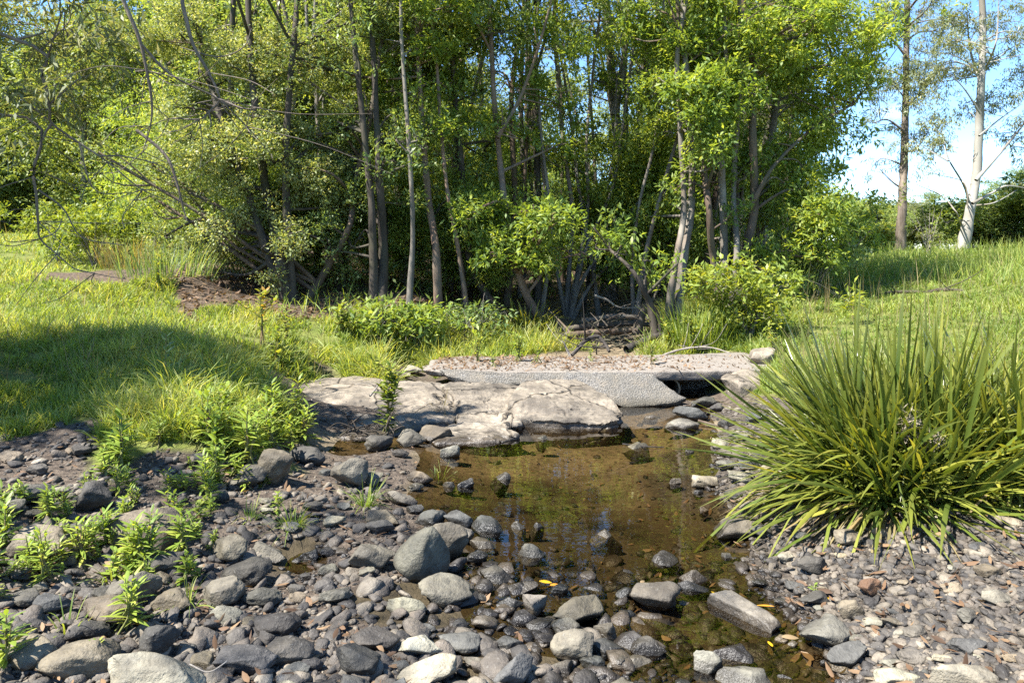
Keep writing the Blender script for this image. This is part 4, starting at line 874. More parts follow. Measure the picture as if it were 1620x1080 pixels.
for a, y, s in [(-420, 55, 1.), (-320, 60, .9), (-230, 52, .8), (-140, 58, .9), (-60, 50, .75), (10, 56, .8), (80, 62, .9), (150, 54, .7), (230, 60, .8), (310, 66, .9), (1090, 60, .7), (1160, 66, .6), (1220, 60, .5), (1290, 70, .5), (1350, 85, .5), (1415, 95, .6), (1480, 80, .55), (1550, 75, .6), (1620, 70, .6), (1700, 66, .7), (1790, 60, .8)]:
    o = dup(BT[kk % 4], ((a-810)/F*y, y, g1((a-810)/F*y, y)-.6)); o.scale = (s*1.3, s*1.3, s); o.rotation_euler = (0, 0, kk*1.3); o['label'] = 'small distant tree along the far edge of the grass'; o['group'] = 'distant trees beyond the grass'; kk += 1
# right-hand treeline and bushes beyond the paddock
BB = [proto_tree('paddock_bush', 90+k, 3.4, .08, 16, (.8, 1.3), 'bark_dark', ['dark', 'gum', 'far'][k], .4, 1.1, 4, 'x', 'bush', 1.5) for k in range(3)]
for k, (px, Y, s, pr, lab) in enumerate([(1395, 34, .95, 0, 'dark rounded bush behind the rough straight trunk'), (1462, 38, 1.15, 1, 'grey-green bush between the rough trunk and the white gum'), (1500, 36, .8, 1, 'low grey-green bush just left of the white gum base'), (1590, 28, 1.15, 2, 'tall bright green bush just behind the white gum'), (1650, 27, 1.2, 0, 'tall dark bush at the edge of the view past the white gum'), (1560, 31, 1.05, 0, 'dark bush directly behind the white gum trunk'), (1340, 34, .85, 2, 'yellowish bush at the end of the sky gap'), (1380, 48, 1.1, 2, 'small distant bush under the lowest patch of sky'), (1440, 60, 1.6, 1, 'distant grey-green bush under the sky left of the white gum'), (1720, 30, 1.2, 2, 'bright bush outside the white gum, farthest along the treeline')]):
    x = (px-810)/F*Y; o = dup(BB[pr], (0, 0, 0)); o.location = (x, Y, g1(x, Y)-.1); s *= .5 if k < 7 else .62; o.scale = (s*1.5, s*1.5, s); o.rotation_euler = (0, 0, k*1.3); o['label'] = lab; o['group'] = 'bushes along the paddock edge'
for b in BB: 
    for c_ in list(b.children): bpy.data.objects.remove(c_)
    bpy.data.objects.remove(b)
# rough straight tree and the white gum
Y = 26
p_, q_ = px_stem([(1424, 402), (1427, 330), (1430, 260), (1432, 180), (1434, 80), (1434, -40)], Y, .16, .07, 3, 3); p_[0, 2] = g1(p_[0, 0], p_[0, 1])-.1
ex = []
for pts in ([(1430, 300), (1412, 288), (1392, 268)], [(1432, 170), (1455, 148), (1480, 120)], [(1432, 210), (1405, 190), (1380, 195)], [(1434, 90), (1408, 60), (1385, 55)], [(1432, 240), (1450, 235), (1470, 205)]):
    ex.append((np.array([atY(a, b, Y) for a, b in pts]), [.05, .03, .015]))
make_tree('ironbark_tree', 'straight rough-barked tree with sparse tufts against open sky', 'tree', None, [(p_, q_)], 'bark_iron', 'gum', pblobs([(1395, 195, 32, 22), (1375, 60, 45, 35), (1430, 40, 45, 35), (1470, 110, 35, 25), (1400, 110, 40, 30), (1460, 150, 40, 26), (1395, 260, 22, 16, .8), (1450, 200, 30, 22), (1420, 130, 30, 26), (1440, 10, 60, 30), (1395, 20, 50, 30), (1372, 130, 30, 25), (1480, 60, 40, 30)], Y, 8, 61), .3, 4, 61, extra=ex)
Y = 24
p_, q_ = px_stem([(1523, 404), (1533, 340), (1545, 275), (1549, 200), (1552, 130), (1555, 40), (1551, -60)], Y, .17, .07, 4, 3); p_[0, 2] = g1(p_[0, 0], p_[0, 1])-.1
ex = []
for pts, r_ in (([(1544, 285), (1575, 250), (1605, 215), (1640, 170)], .09), ([(1536, 330), (1524, 292), (1500, 250), (1490, 210)], .06), ([(1500, 255), (1470, 238), (1445, 222)], .035), ([(1538, 322), (1570, 305), (1595, 294), (1640, 302)], .07), ([(1522, 358), (1512, 335), (1490, 310), (1450, 292)], .05), ([(1549, 215), (1580, 190), (1615, 165)], .05), ([(1545, 325), (1575, 320), (1610, 300)], .045), ([(1531, 330), (1526, 290), (1490, 278), (1462, 272)], .035), ([(1552, 130), (1535, 80), (1530, 20)], .07), ([(1553, 120), (1575, 70), (1580, 0)], .06), ([(1551, 180), (1525, 140), (1500, 115)], .045)):
    ex.append((np.array([atY(a, b, Y+1.2*math.sin(a)) for a, b in pts]), np.linspace(r_*.75, r_*.2, len(pts))))
make_tree('white_gum_tree', 'smooth white-trunked gum spreading pale limbs at the paddock edge', 'tree', None, [(p_, q_)], 'bark_white', 'gum', pblobs([(1490, 195, 40, 22), (1465, 160, 40, 26), (1500, 120, 40, 26), (1480, 80, 40, 26), (1520, 60, 40, 30), (1590, 60, 40, 30), (1600, 130, 36, 26), (1570, 100, 30, 26), (1610, 20, 50, 30), (1540, 15, 50, 26), (1590, 190, 34, 24), (1610, 240, 30, 22), (1440, 225, 28, 18), (1470, 240, 34, 18), (1500, 25, 40, 26), (1620, 90, 40, 30), (1565, 160, 26, 20), (1520, 165, 26, 20), (1450, 290, 30, 14, .7), (1500, 225, 28, 16), (1640, 180, 40, 30), (1630, 290, 30, 18, .8), (1480, 40, 36, 22)], Y, 8, 62, .9), .3, 4, 62, extra=ex)

# near tree whose trunk stands outside the frame; its limbs reach into the top corner and shade the bank
def pxl(lst, Ys): return np.array([atY(a, b, y) for (a, b), y in zip(lst, np.linspace(Ys[0], Ys[1], len(lst)))])
hub = np.array([-5.6, 4.2, 3.6])
st = [(np.array([[-6.0, 4.0, g1(-6, 4)-.1], [-5.9, 4.05, 1.8], hub, [-5.2, 4.3, 5.2], [-4.9, 4.2, 7.4]]), np.array([.2, .16, .14, .1, .04]))]
A = pxl([(140, -190), (178, -60), (195, 0), (220, 60), (232, 112), (240, 160), (238, 200), (226, 240)], (4.9, 5.2)); Bp = pxl([(225, 72), (262, 112), (300, 135), (345, 157), (390, 200), (425, 240)], (5.0, 5.6))
ex = [(np.vstack([[-5.3, 4.3, 4.9], [-4.4, 4.7, 5.1], A]), np.linspace(.026, .003, 10)), (Bp, np.linspace(.011, .003, 6)),
      (np.vstack([[-5.2, 4.3, 5.6], [-3.6, 4.9, 5.3], pxl([(262, -60), (290, 15), (305, 70), (330, 115), (347, 157), (330, 177), (315, 189), (268, 188), (235, 201)], (5.4, 5.6))]), np.linspace(.02, .003, 11)),
      (pxl([(347, 157), (385, 172), (412, 170)], (5.5, 5.5)), [.011, .008, .003]), (pxl([(330, 177), (334, 195), (331, 205)], (5.5, 5.5)), [.008, .006, .003]),
      (np.vstack([hub, pxl([(20, 60), (66, 120), (78, 172), (82, 195), (125, 226), (170, 256), (225, 300), (282, 322)], (5.1, 5.5))]), np.linspace(.017, .0025, 9)), (pxl([(82, 195), (72, 210), (68, 222)], (5.2, 5.2)), [.012, .008, .004]),
      (pxl([(158, 247), (200, 248), (260, 265), (280, 298)], (5.3, 5.5)), [.008, .006, .004, .003]), (pxl([(125, 226), (150, 300), (210, 305)], (5.2, 5.5)), [.007, .005, .003]),
      (np.vstack([[-5.9, 4.05, 2.2], pxl([(10, 180), (52, 280), (60, 350), (64, 378), (90, 402), (120, 426), (150, 432)], (5.2, 5.5))]), np.linspace(.014, .002, 8)), (pxl([(60, 300), (100, 330), (130, 375), (195, 388)], (5.3, 5.5)), [.008, .006, .004, .003]), (pxl([(64, 378), (90, 365), (100, 340)], (5.3, 5.4)), [.006, .004, .002]),
      (pxl([(216, 206), (262, 246), (280, 290), (290, 330), (296, 350)], (6.4, 6.4)), [.016, .014, .011, .008, .005]), (pxl([(285, 75), (345, 90), (385, 75), (398, 45)], (5.5, 5.5)), [.004, .006, .005, .003]),
      (np.vstack([hub, [-5.3, 3.2, 4.7], [-4.6, 2.2, 5.4]]), [.08, .05, .02]), (np.vstack([hub, [-6.3, 4.8, 5.0], [-6.6, 5.4, 6.0]]), [.08, .05, .02])]
r = np.random.default_rng(88)
for q in (A[3:], Bp[1:], ex[5][0][3:], ex[9][0][2:], ex[2][0][4:]):
    ex_ = q
    for _ in range(13):
        s = ex_[int(r.integers(len(ex_)))]; d = np.array([r.normal()*.42, r.normal()*.25, -r.normal()*.22-.12]); ex.append((np.array([s, s+d*.5+r.normal(size=3)*.04, s+d]), [.004, .003, .0015]))
nb0 = [(-6.7, 4.9, 5.3, 1.1, 1.0, .8, 90), (-6.9, 3.7, 5.2, .9, .9, .7, 60), (-5.7, 2.6, 5.6, .8, .9, .6, 42), (-4.9, 1.9, 5.8, .8, .8, .5, 34), (-4.7, .6, 5.4, .7, .8, .5, 30), (-6.3, 1.4, 5.1, .9, .9, .6, 40), (-6.9, 5.6, 4.9, .8, .6, .5, 50), (-7.2, 5.0, 4.6, .7, .6, .4, 40), (-3.6, 1.2, 6.0, .5, .6, .4, 14), (-3.9, 2.6, 6.4, .6, .6, .4, 18)]
nb = [(b_[0]+.45, *b_[1:6], b_[6]*(4.0 if b_[1] > 3 else .4)) for b_ in nb0]
for a, b, rx, rz, k in [(20, 30, 40, 50, 24), (40, 110, 40, 40, 20), (100, 60, 50, 40, 26), (150, 30, 50, 40, 20), (80, 150, 40, 30, 14), (140, 120, 50, 40, 18), (60, 240, 30, 40, 9), (20, 160, 30, 30, 10), (110, 10, 60, 30, 18), (200, 90, 40, 40, 10)]:
    c = atY(a, b, 5.3); nb.append((*c, rx*5.3/F, .35, rz*5.3/F, int(k*.3)+1))
M['needle'] = leaf_mat('fine_grey_green_foliage', [(0, (.05, .07, .03)), (.6, (.10, .125, .05)), (1, (.17, .18, .085))], .35, .6)
LEAF['needle'] = (34, .10, .2, .26, .5, 0.)
make_tree('overhanging_tree', 'tree leaning in from outside the view, with crooked half-bare limbs over the grass', 'tree', None, st, 'bark_iron', 'needle', nb, .3, 3, 77, M['needle'], ex)

# ------------------------------------------------------------------ grass, strap-leaf clumps, weeds
def grass_field(name, nn, box, key, thr, lmin, lmax, mat, seed, wmin=.008, wk=.0014, tall=None, pw=1., el=(.9, 1.45), dr=(.1, .6), keep=None):
    x, y, z, px, py = scatter_px(nn, *box, pw); q = zones(x, y)
    c = fbm(np.stack([x*1.4, y*1.4, x*0], 1)+seed, 3); c2 = fbm(np.stack([x*5.5, y*5.5, x*0], 1)+seed*3, 2)
    ok = (q[key]+c*.14 > thr) & (c2 > -.55-.3*R.random(len(x))+np.where(c < -.35, .35, 0))
    if keep is not None: ok &= keep(px, py, x, y)
    x, y, z, c, c2 = x[ok], y[ok], z[ok], c[ok], c2[ok]; n_ = len(x)
    Ln = R.uniform(lmin, lmax, n_)*np.clip(1+c*.6+c2*.55, .3, 2.4); W = np.maximum(wmin, wk*y)*R.uniform(.7, 1.4, n_)
    V, Fq, at = blades(np.stack([x, y, z-.01], 1), R.uniform(0, 6.28, n_), R.uniform(*el, n_), Ln, W, R.uniform(*dr, n_), 3, 'grass', v=np.clip(R.random(n_)*.75+.1+c*.3+(R.random(n_) < .06)*.5, 0, 1), roll=R.uniform(-1.2, 1.2, n_))
    return tag(mk(name, V, Fq, mat, None, (0, 0, 0), at), kind='stuff')
def nearcut(px, py, x, y): return np.hypot(x, y) > 1.6
grass_field('bank_grass', 125000, (-260, 640, 345, 700), 'g', .5, .08, .19, M['grass'], 1, keep=lambda px, py, x, y: (y < 40) & ((py < 655) | (R.random(len(px)) < .8)))
grass_field('bank_grass', 9000, (250, 640, 560, 690), 'g', .42, .18, .36, M['grass'], 2, wmin=.011, el=(.8, 1.4), dr=(.2, .9))
grass_field('paddock_grass', 140000, (1150, 1900, 385, 760), 'g', .5, .05, .13, M['grass'], 3)
grass_field('paddock_grass', 7000, (1200, 1900, 385, 450), 'g', .5, .25, .5, M['grass'], 4, dr=(.1, .4), el=(1.1, 1.5), wk=.0009)
grass_field('creekside_grass', 45000, (540, 1260, 470, 600), 'g', .4, .12, .3, M['grass'], 5, keep=lambda px, py, x, y: ~((x > -1.0) & (x < 3.0) & (y > 7.3) & (y < 8.75)))
grass_field('forest_floor_grass', 5000, (440, 1250, 410, 530), 'f', .5, .15, .4, M['weed'], 6, keep=lambda px, py, x, y: R.random(len(px)) < .5)
grass_field('dry_grass', 2500, (1230, 1800, 420, 640), 'g', .5, .2, .5, M['drygrass'], 8, wmin=.003, wk=.0007, el=(1.2, 1.5), dr=(.05, .3))
grass_field('dry_grass', 2500, (-260, 640, 350, 620), 'g', .5, .15, .4, M['drygrass'], 9, wmin=.003, wk=.0007, el=(1.1, 1.5), dr=(.05, .4))
def clump(name, label, cat, px, py, nn, L0, L1, W, mat, spread=.1, el=(.5, 1.5), dr=(.1, .6), nseg=6, group=None, prof='grass', fold=0.):
    _, y, z = ground_hit([px], [py]); y = float(y[0]); x = (px-810)/F*y; z = g1(x, y); org = (x, y, z)
    ba = R.uniform(0, 6.28, nn); br = spread*np.sqrt(R.random(nn))
    B = np.stack([x+np.cos(ba)*br, y+np.sin(ba)*br, np.full(nn, z-.015)], 1)
    V, Fq, at = blades(B, ba+R.normal(0, .5, nn), R.uniform(*el, nn), R.uniform(L0, L1, nn), W*R.uniform(.7, 1.25, nn), R.uniform(*dr, nn), nseg, prof, fold, roll=R.normal(0, .5, nn))
    o = mk(name, V, Fq, mat, None, org, at); o.location = org
    return tag(o, label, cat, group)
GTU = 'grass tufts between the stones'
for px, py, nn, L1, lab in [(578, 800, 60, .3, 'bright grass tuft at the water edge in front of the smooth round boulder'), (462, 835, 55, .28, 'bright grass tuft on open gravel above the flat pale stone'), (296, 960, 26, .26, 'thin arching grass tuft beside the wide brown ridged stone'), (175, 915, 30, .22, 'short grass tuft growing beside the speckled boulder'), (110, 1000, 14, .2, 'two or three grass blades over the tan angular boulder'), (395, 820, 26, .2, 'grass sprig in the gravel below the pentagonal boulder'), (700, 655, 24, .4, 'thin straw-coloured grass sprouting from a bedrock crack'), (695, 760, 20, .22, 'thin grass stems standing in the water by the awash flat stone'), (690, 598, 40, .3, 'grass tuft in the nook at the causeway end')]:
    clump('grass_tuft', lab, 'grass', px, py, nn, L1*.5, L1, .007, M['drygrass'] if 'straw' in lab else M['grass'], .035, (.7, 1.5), (.1, .9), group=GTU)
clump('fern_tussock', 'dark strap-leaved tussock at the foot of the curved reddish trunk', 'tussock', 835, 530, 260, .5, .95, .02, M['strap'], .22, (.6, 1.45), (.2, .8), 7, prof='strap', fold=.25)
clump('fern_tussock', 'smaller dark tussock on the slope left of the bowed trunk', 'tussock', 700, 520, 140, .35, .6, .018, M['strap'], .18, (.6, 1.45), (.2, .8), 7, prof='strap', fold=.25)
for px, py, lab in [(205, 425, 'tall dry straw-coloured grass clump in front of the dark reeds'), (1100, 540, 'pale long grass clump behind the yellow shrub'), (1590, 420, 'tall feathery grass clump by the bright bush'), (1345, 440, 'knee-high grass clump under the low hanging branch')]:
    clump('grass_clump', lab, 'grass', px, py, 260, .4, .9, .014, M['drygrass'] if 'straw' in lab else M['grass'], .5, (1., 1.5), (.05, .4), 5)
clump('reed_clump', 'dark green reeds standing beside the bare dirt bank', 'reeds', 262, 436, 260, .3, .75, .016, M['dark'], .7, (1.1, 1.5), (.05, .35), 5)
clump('reed_clump', 'shaded green tussock grass under the low branch of the brown tree', 'reeds', 1235, 470, 300, .4, .9, .02, M['dark'], .6, (1., 1.5), (.1, .4), 5)
# the big strap-leaf clumps
def strapclump(label, x, y, nn, L0, L1, spread, seeds, elr, seed):
    z = g1(x, y); org = (x, y, z); root = thing('strap_leaf_clump', org, label, 'plant', 'big strap-leaf clumps on the pebble bank'); r = np.random.default_rng(seed)
    ba = r.uniform(0, 6.28, nn); ba = np.where((r.random(nn) < .3) & (np.cos(ba) > .2), math.pi-ba, ba); u = r.random(nn); br = spread*np.sqrt(r.random(nn))
    fan = r.integers(0, 26, nn); fa = r.uniform(0, 6.28, 26)[fan]; fr = spread*np.sqrt(r.random(26))[fan]
    B = np.stack([x+np.cos(fa)*fr+r.normal(size=nn)*.025, y+np.sin(fa)*fr+r.normal(size=nn)*.025, np.full(nn, z-.02)], 1); ba = np.where(r.random(nn) < .6, fa+r.normal(0, .7, nn), ba)
    el = elr[1]-(elr[1]-elr[0])*(u**1.1)+r.normal(0, .2, nn)
    Ln = r.uniform(L0, L1, nn)*(1-.22*u)*(1-.15*np.clip(-np.sin(ba), 0, 1)*u); dr = .05+.6*r.random(nn)**1.5+.8*(r.random(nn) < .2)*r.random(nn)*1.6
    V, Fq, at = blades(B, ba+r.normal(0, .5, nn), el, Ln, .0178*r.uniform(.65, 1.35, nn), dr, 9, 'strap', .3, v=np.clip(r.beta(2, 2.6, nn)*.95+(r.random(nn) < .05)*.3, 0, 1), roll=r.normal(0, .55, nn))
    lv = mk('leaves', V, Fq, M['strap'], root, org, at); lv['kind'] = 'stuff'
    dn = int(nn*.12); da = r.uniform(0, 6.28, dn)
    V, Fq, at = blades(np.stack([x+np.cos(da)*spread*.8, y+np.sin(da)*spread*.8, np.full(dn, z)], 1), da, r.uniform(-.1, .5, dn), r.uniform(.3, .75, dn), np.full(dn, .013), r.uniform(.2, .7, dn), 7, 'strap', .2)
    dl = mk('dead_leaves', V, Fq, M['drygrass'], root, org, at); dl['kind'] = 'stuff'
    for k, (sx, sy, sz) in enumerate(seeds):
        mb = MB(); tip = np.array([sx, sy, sz]); b0 = np.array([x+(sx-x)*.15, y+(sy-y)*.15, z]); d = tip-b0
        tube(mb, [b0, b0+d*.55+[0, 0, .12], tip+[0, 0, .05]], [.004, .004, .002], 5, 10)
        sk = mb.build('flower_stalk', M['drygrass'], root, org)
        n2 = 260; t = r.random(n2); base = b0+d*(.62+.42*t)[:, None]+[0, 0, .1]+r.normal(size=(n2, 3))*.022
        V, Fq, at = blades(base, r.uniform(0, 6.28, n2), r.uniform(-.5, 1.3, n2), r.uniform(.025, .055, n2), r.uniform(.005, .010, n2), np.zeros(n2), 2, 'leaf')
        sh = mk('seed_head', V, Fq, M['seed'], root, org, at)
    return root
strapclump('huge strap-leaf clump arching over the pool edge, with buff seed heads', 2.24, 3.95, 2100, .62, 1.44, .34, [(2.1, 3.6, .62), (2.2, 3.55, .54)], (.36, 1.5), 5)
strapclump('smaller upright strap-leaf clump at the outer side of the huge one', 2.82, 3.8, 620, .55, 1.2, .18, [(2.9, 3.6, .5)], (.5, 1.52), 6)

def leafy(name, label, cat, loc, h, nst, nl, ll, wr, mat, seed, lean=.25, group=None, droop=.35, top=.15, parent_mat='stem', branch=0):
    r = np.random.default_rng(seed); root = thing(name, (0, 0, 0), label, cat, group); mb = MB(); Bs = []; Az = []; Ls = []; El = []
    for s in range(nst):
        a = r.uniform(0, 6.28); hh = h*r.uniform(.6, 1.) if s else h; ln = lean*hh*r.random()*(1 if nst > 1 else .4)
        p_ = np.array([[0, 0, -.02], [math.cos(a)*ln*.3, math.sin(a)*ln*.3, hh*.4], [math.cos(a)*ln*.7, math.sin(a)*ln*.7, hh*.75], [math.cos(a)*ln, math.sin(a)*ln, hh]]); p_[0, :2] = r.normal(size=2)*.02*nst**.5
        rr0 = .004+.006*h; paths = [(p_, [rr0, rr0*.8, rr0*.6, rr0*.3])]
        for _ in range(branch):
            q0, _r = smooth_line(p_, [1]*4, 20); j = int(r.integers(7, 18)); d = np.array([r.normal(), r.normal(), .5+r.random()])*.22*hh; paths.append((np.array([q0[j], q0[j]+d*.55, q0[j]+d]), [rr0*.5, rr0*.4, rr0*.2]))
        for pp, rd in paths:
            tube(mb, pp, rd, 5, 10); q, _ = smooth_line(pp, [1]*len(pp), 50)
            for k in range(nl):
                t = top+(1-top)*(k+.5)/nl; Bs.append(q[min(49, int(t*49))]); Az.append(k*2.4+r.normal()*.3); Ls.append(ll*(1.05-.35*t)*r.uniform(.75, 1.2)); El.append(.25+.7*t+r.normal()*.15)
    st_ = mb.build('stem', M[parent_mat], root, (0, 0, 0)); nL = len(Bs); Ls = np.array(Ls)
    V, Fq, at = blades(np.array(Bs), np.array(Az), np.array(El), Ls, Ls*wr, r.uniform(.5, 1.3, nL)*droop, 4, 'leaf', .18, r.random(nL))
    mk('leaves', V, Fq, M[mat], root, (0, 0, 0), at); root.location = loc; return root
def gpt(px, py):
    _, y, z = ground_hit([px], [py]); y = float(y[0]); x = (px-810)/F*y; return (x, y, g1(x, y))
for px, py, h, ns, nl, ll, wr, mat, br, lab in [
    (612, 690, .62, 5, 18, .12, .36, 'shrub', 1, 'leafy sapling growing out of the root debris in front of the bedrock'),
    (262, 612, .45, 1, 18, .13, .3, 'dark', 0, 'single dark upright sapling in the shaded grass'),
    (415, 545, .62, 3, 13, .14, .34, 'redtip', 1, 'sapling with coppery young leaves, tallest on the bank edge'),
    (455, 540, .46, 4, 10, .14, .34, 'redtip', 0, 'sapling with orange-tipped leaves beside the tallest coppery one'),
    (540, 530, .46, 5, 12, .17, .34, 'redtip', 0, 'bushy copper-tipped sapling where the bank meets the dirt slope'),
    (436, 580, .42, 4, 11, .15, .34, 'shrub', 0, 'yellow-green seedling in the grass below the coppery saplings'),
    (250, 458, .55, 5, 10, .14, .34, 'shrub', 0, 'low leafy bush at the top edge of the bare dirt bank'),
    (1030, 578, .28, 3, 9, .09, .34, 'shrub', 0, 'small bright seedling growing through the causeway surface'),
    (1060, 556, .4, 4, 10, .11, .34, 'shrub', 1, 'bright seedling beside the end of the bleached branch'),
    (1095, 562, .5, 4, 12, .11, .32, 'shrub', 1, 'leafy seedling under the yellow shrub next to the causeway'),
    (1225, 570, .35, 4, 10, .09, .34, 'shrub', 1, 'leafy plant between the yellow shrub and the strap leaves'),
    (755, 572, .3, 5, 9, .06, .4, 'weed', 1, 'pale leafy weed on the causeway end, nearest the dark gap'),
    (820, 572, .32, 6, 10, .06, .45, 'weed', 1, 'tallest pale weed on the causeway, with rounded leaves'),
    (850, 575, .24, 4, 9, .05, .4, 'weed', 0, 'small weed on the causeway just past the tallest one'),
    (780, 580, .2, 5, 8, .05, .4, 'weed', 0, 'low weed spilling over the causeway front edge'),
    (935, 572, .16, 3, 7, .05, .4, 'weed', 0, 'tiny weed at the back edge of the causeway below the driftwood'),
    (1290, 940, .05, 2, 4, .04, .4, 'weed', 0, 'tiny green sprout alone on the pebble bank'),
    (1075, 618, .14, 3, 5, .07, .2, 'weed', 0, 'thin sprout arching at the drain pipe mouth')]:
    o = leafy('sapling' if 'sapling' in lab else 'weed', lab, 'plant', gpt(px, py), h, ns, nl, ll, wr, mat, px, branch=br)
    if 'causeway' in lab and 'next' not in lab and 'end of' not in lab: o.location = up(px, py, .3)
# yellow-leaved shrub beside the crossing
def shrub(name, label, px, py, h, wdt, kind, nst, dens, seed, nb=9):
    x, y, z = gpt(px, py); r = np.random.default_rng(seed); st = []
    for k in range(nst):
        a = r.uniform(0, 6.28); l_ = wdt*r.uniform(.3, .8); st.append((np.array([[x, y, z-.05], [x+math.cos(a)*l_*.35, y+math.sin(a)*l_*.3, z+h*.4], [x+math.cos(a)*l_, y+math.sin(a)*l_*.8, z+h*.85]]), np.array([.016, .011, .004])))
    bl = []
    for _ in range(nb*2):
        f_ = r.uniform(.12, .3); bl.append((x+r.normal()*wdt*.62, y+r.normal()*wdt*.4, z+h*r.uniform(.25, 1.1), wdt*f_, wdt*f_, h*f_*.8, int(dens*f_*2.2)+1))
    return make_tree(name, label, 'shrub', None, st, 'dead', kind, bl, .2, 4, seed, crownname='leaves')
shrub('yellow_shrub', 'bright yellow-green shrub spreading over twigs beside the crossing', 1185, 535, .85, .62, 'shrub', 7, 26, 501, 12)
shrub('low_shrub', 'low dense green shrub against the creek grass left of the causeway', 660, 552, .42, .5, 'lance', 6, 11, 502)
shrub('low_shrub', 'low green shrub on the bank between the coppery saplings and the causeway', 600, 540, .4, .45, 'shrub', 6, 9, 503)
shrub('low_shrub', 'low green shrub in shade behind the weeds on the causeway', 735, 540, .4, .5, 'dark', 6, 12, 504)
shrub('low_shrub', 'round green bush at the paddock side under the brown spreading tree', 1290, 470, .8, .6, 'dark', 6, 26, 505)
shrub('low_shrub', 'leafy bush hanging over the top of the dirt bank under the olive crown', 375, 440, .8, .7, 'fine', 6, 40, 506)
shrub('low_shrub', 'pale leafy shrub by the path of the dry straw grass', 150, 425, 1.0, .9, 'shrub', 6, 30, 507)
shrub('low_shrub', 'leafy yellow-green bush at the top of the grassy bank by the tall thin trees', 90, 415, 1.0, 1.0, 'shrub', 6, 30, 508)
shrub('bleached_shrub', 'leafless pale shrub with bare forks in front of the white gum', 1470, 405, 1.6, .9, 'shrub', 6, 5, 509, 5)
WP = [leafy('leafy_weed', 'x', 'weed', (0, 0, 0), [.3, .22, .34, .16][k], [5, 5, 6, 4][k], [10, 9, 10, 6][k], [.12, .10, .13, .08][k], [.22, .26, .18, .36][k], 'weed', 800+k) for k in range(4)]
spots = [(px, py) for px, py in zip(R.uniform(330, 500, 40), R.uniform(655, 720, 40))]+[(a, b) for a, b in zip(R.uniform(150, 420, 32), R.uniform(700, 800, 32))]+[(a, b) for a, b in zip(R.uniform(0, 340, 56), R.uniform(770, 920, 56))]+[(a, b) for a, b in zip(R.uniform(-40, 90, 14), R.uniform(800, 960, 14))]+[(330, 800), (440, 810), (200, 1000), (150, 1060), (10, 1060), (420, 770), (230, 940), (60, 1050)]
kw_ = -1
for a, b in spots:
    if any(abs(a-p)/q < .45 and abs(b-s)/t < .45 for p, s, q, t in ROCKBOX): continue
    kw_ += 1; o = WP[kw_] if kw_ < 4 else dup(WP[kw_ % 4], (0, 0, 0)); o.location = gpt(a, b); s = R.uniform(.45, 1.15)*(1. if b < 760 else .72); o.scale = (s*R.uniform(.85, 1.25), s*R.uniform(.85, 1.25), s*R.uniform(.75, 1.1)); o.rotation_euler = (0, 0, R.uniform(0, 6.28))
    lab = 'upright narrow-leaved weed in the thicket along the foot of the grassy bank' if b < 725 else ('narrow-leaved weed between the stones of the gravel bar')
    o['label'] = lab; o['group'] = lab.replace('weed', 'weeds', 1)

# ------------------------------------------------------------------ driftwood, dead leaves
def log(name, label, pts, r0, r1, bark, br=0, seed=0, cat='log', rough=.25):
    r = np.random.default_rng(seed); P = np.array(pts, float); mb = MB(); tube(mb, P, np.linspace(r0, r1, len(P)), 10, 40, rough, seed)
    q, _ = smooth_line(P, [1]*len(P), 40)
    for _ in range(br):
        s = q[int(r.integers(8, 38))]; d = np.array([r.normal()*.25, r.normal()*.25, abs(r.normal())*.2]); tube(mb, [s, s+d*.5+r.normal(size=3)*.03, s+d], [r1*.6, r1*.4, .003], 5, 8)
    o = mb.build(name, M[bark], None, tuple(P[0])); o.location = tuple(P[0]); return tag(o, label, cat, None)
log('fallen_log', 'dark log lying across the creek bed on top of the jam', [atY(880, 523, 11), atY(920, 517, 11), atY(990, 512, 11.1), atY(1035, 514, 11.2)], .05, .04, 'bark_dark', 3, 1)
log('fallen_log', 'thick black log slanting down toward the causeway', [atY(990, 553, 9.2), atY(1020, 540, 9.5), atY(1055, 527, 9.8)], .05, .06, 'charred', 2, 2)
log('fallen_log', 'hooked black branch bending down to the causeway edge', [atY(905, 562, 9.2), atY(925, 540, 9.3), atY(945, 532, 9.3), atY(958, 545, 9.2), atY(964, 556, 9.1)], .03, .022, 'charred', 3, 3, 'branch')
log('fallen_log', 'long mossy log half buried under the jam', [atY(870, 535, 10.4), atY(930, 527, 10.6), atY(1010, 522, 10.8)], .06, .04, 'bark_brown', 4, 4)
log('fallen_log', 'grey log lying behind the jam, farthest up the creek bed', [atY(920, 508, 12), atY(980, 500, 12), atY(1050, 508, 12.2)], .05, .03, 'bark_grey', 4, 5)
log('fallen_log', 'short dark stump end leaning beside the mossy leaning trunk', [atY(1008, 527, 10.6), atY(1016, 500, 10.6), atY(1021, 480, 10.6)], .08, .05, 'bark_dark', 0, 6, 'stump')
log('dead_branch', 'bleached branch arching in the air above the log jam', [atY(940, 467, 11), atY(960, 474, 11), atY(980, 486, 11), atY(1015, 486, 11.1)], .02, .008, 'dead', 2, 7, 'branch')
log('dead_branch', 'long bleached branch lying along the back edge of the causeway', [atY(1045, 563, 8.6), atY(1080, 552, 8.6), atY(1120, 549, 8.5), atY(1155, 558, 8.3)], .014, .007, 'dead', 6, 8, 'branch')
log('dead_branch', 'forked pale root standing at the left of the log jam', [atY(905, 572, 8.9), atY(898, 555, 9), atY(890, 538, 9)], .02, .008, 'dead', 6, 9, 'branch')
log('dead_branch', 'dead stick on the pale shelf by the sapling', [up(585, 626, .2), up(592, 618, .24), up(600, 606, .3)], .012, .006, 'dead', 2, 10, 'branch')
log('dead_branch', 'thin dark sunken stick in the far pool', [up(985, 702, .01), up(1020, 706, .012), up(1050, 707, .005)], .007, .004, 'charred', 0, 11, 'branch')
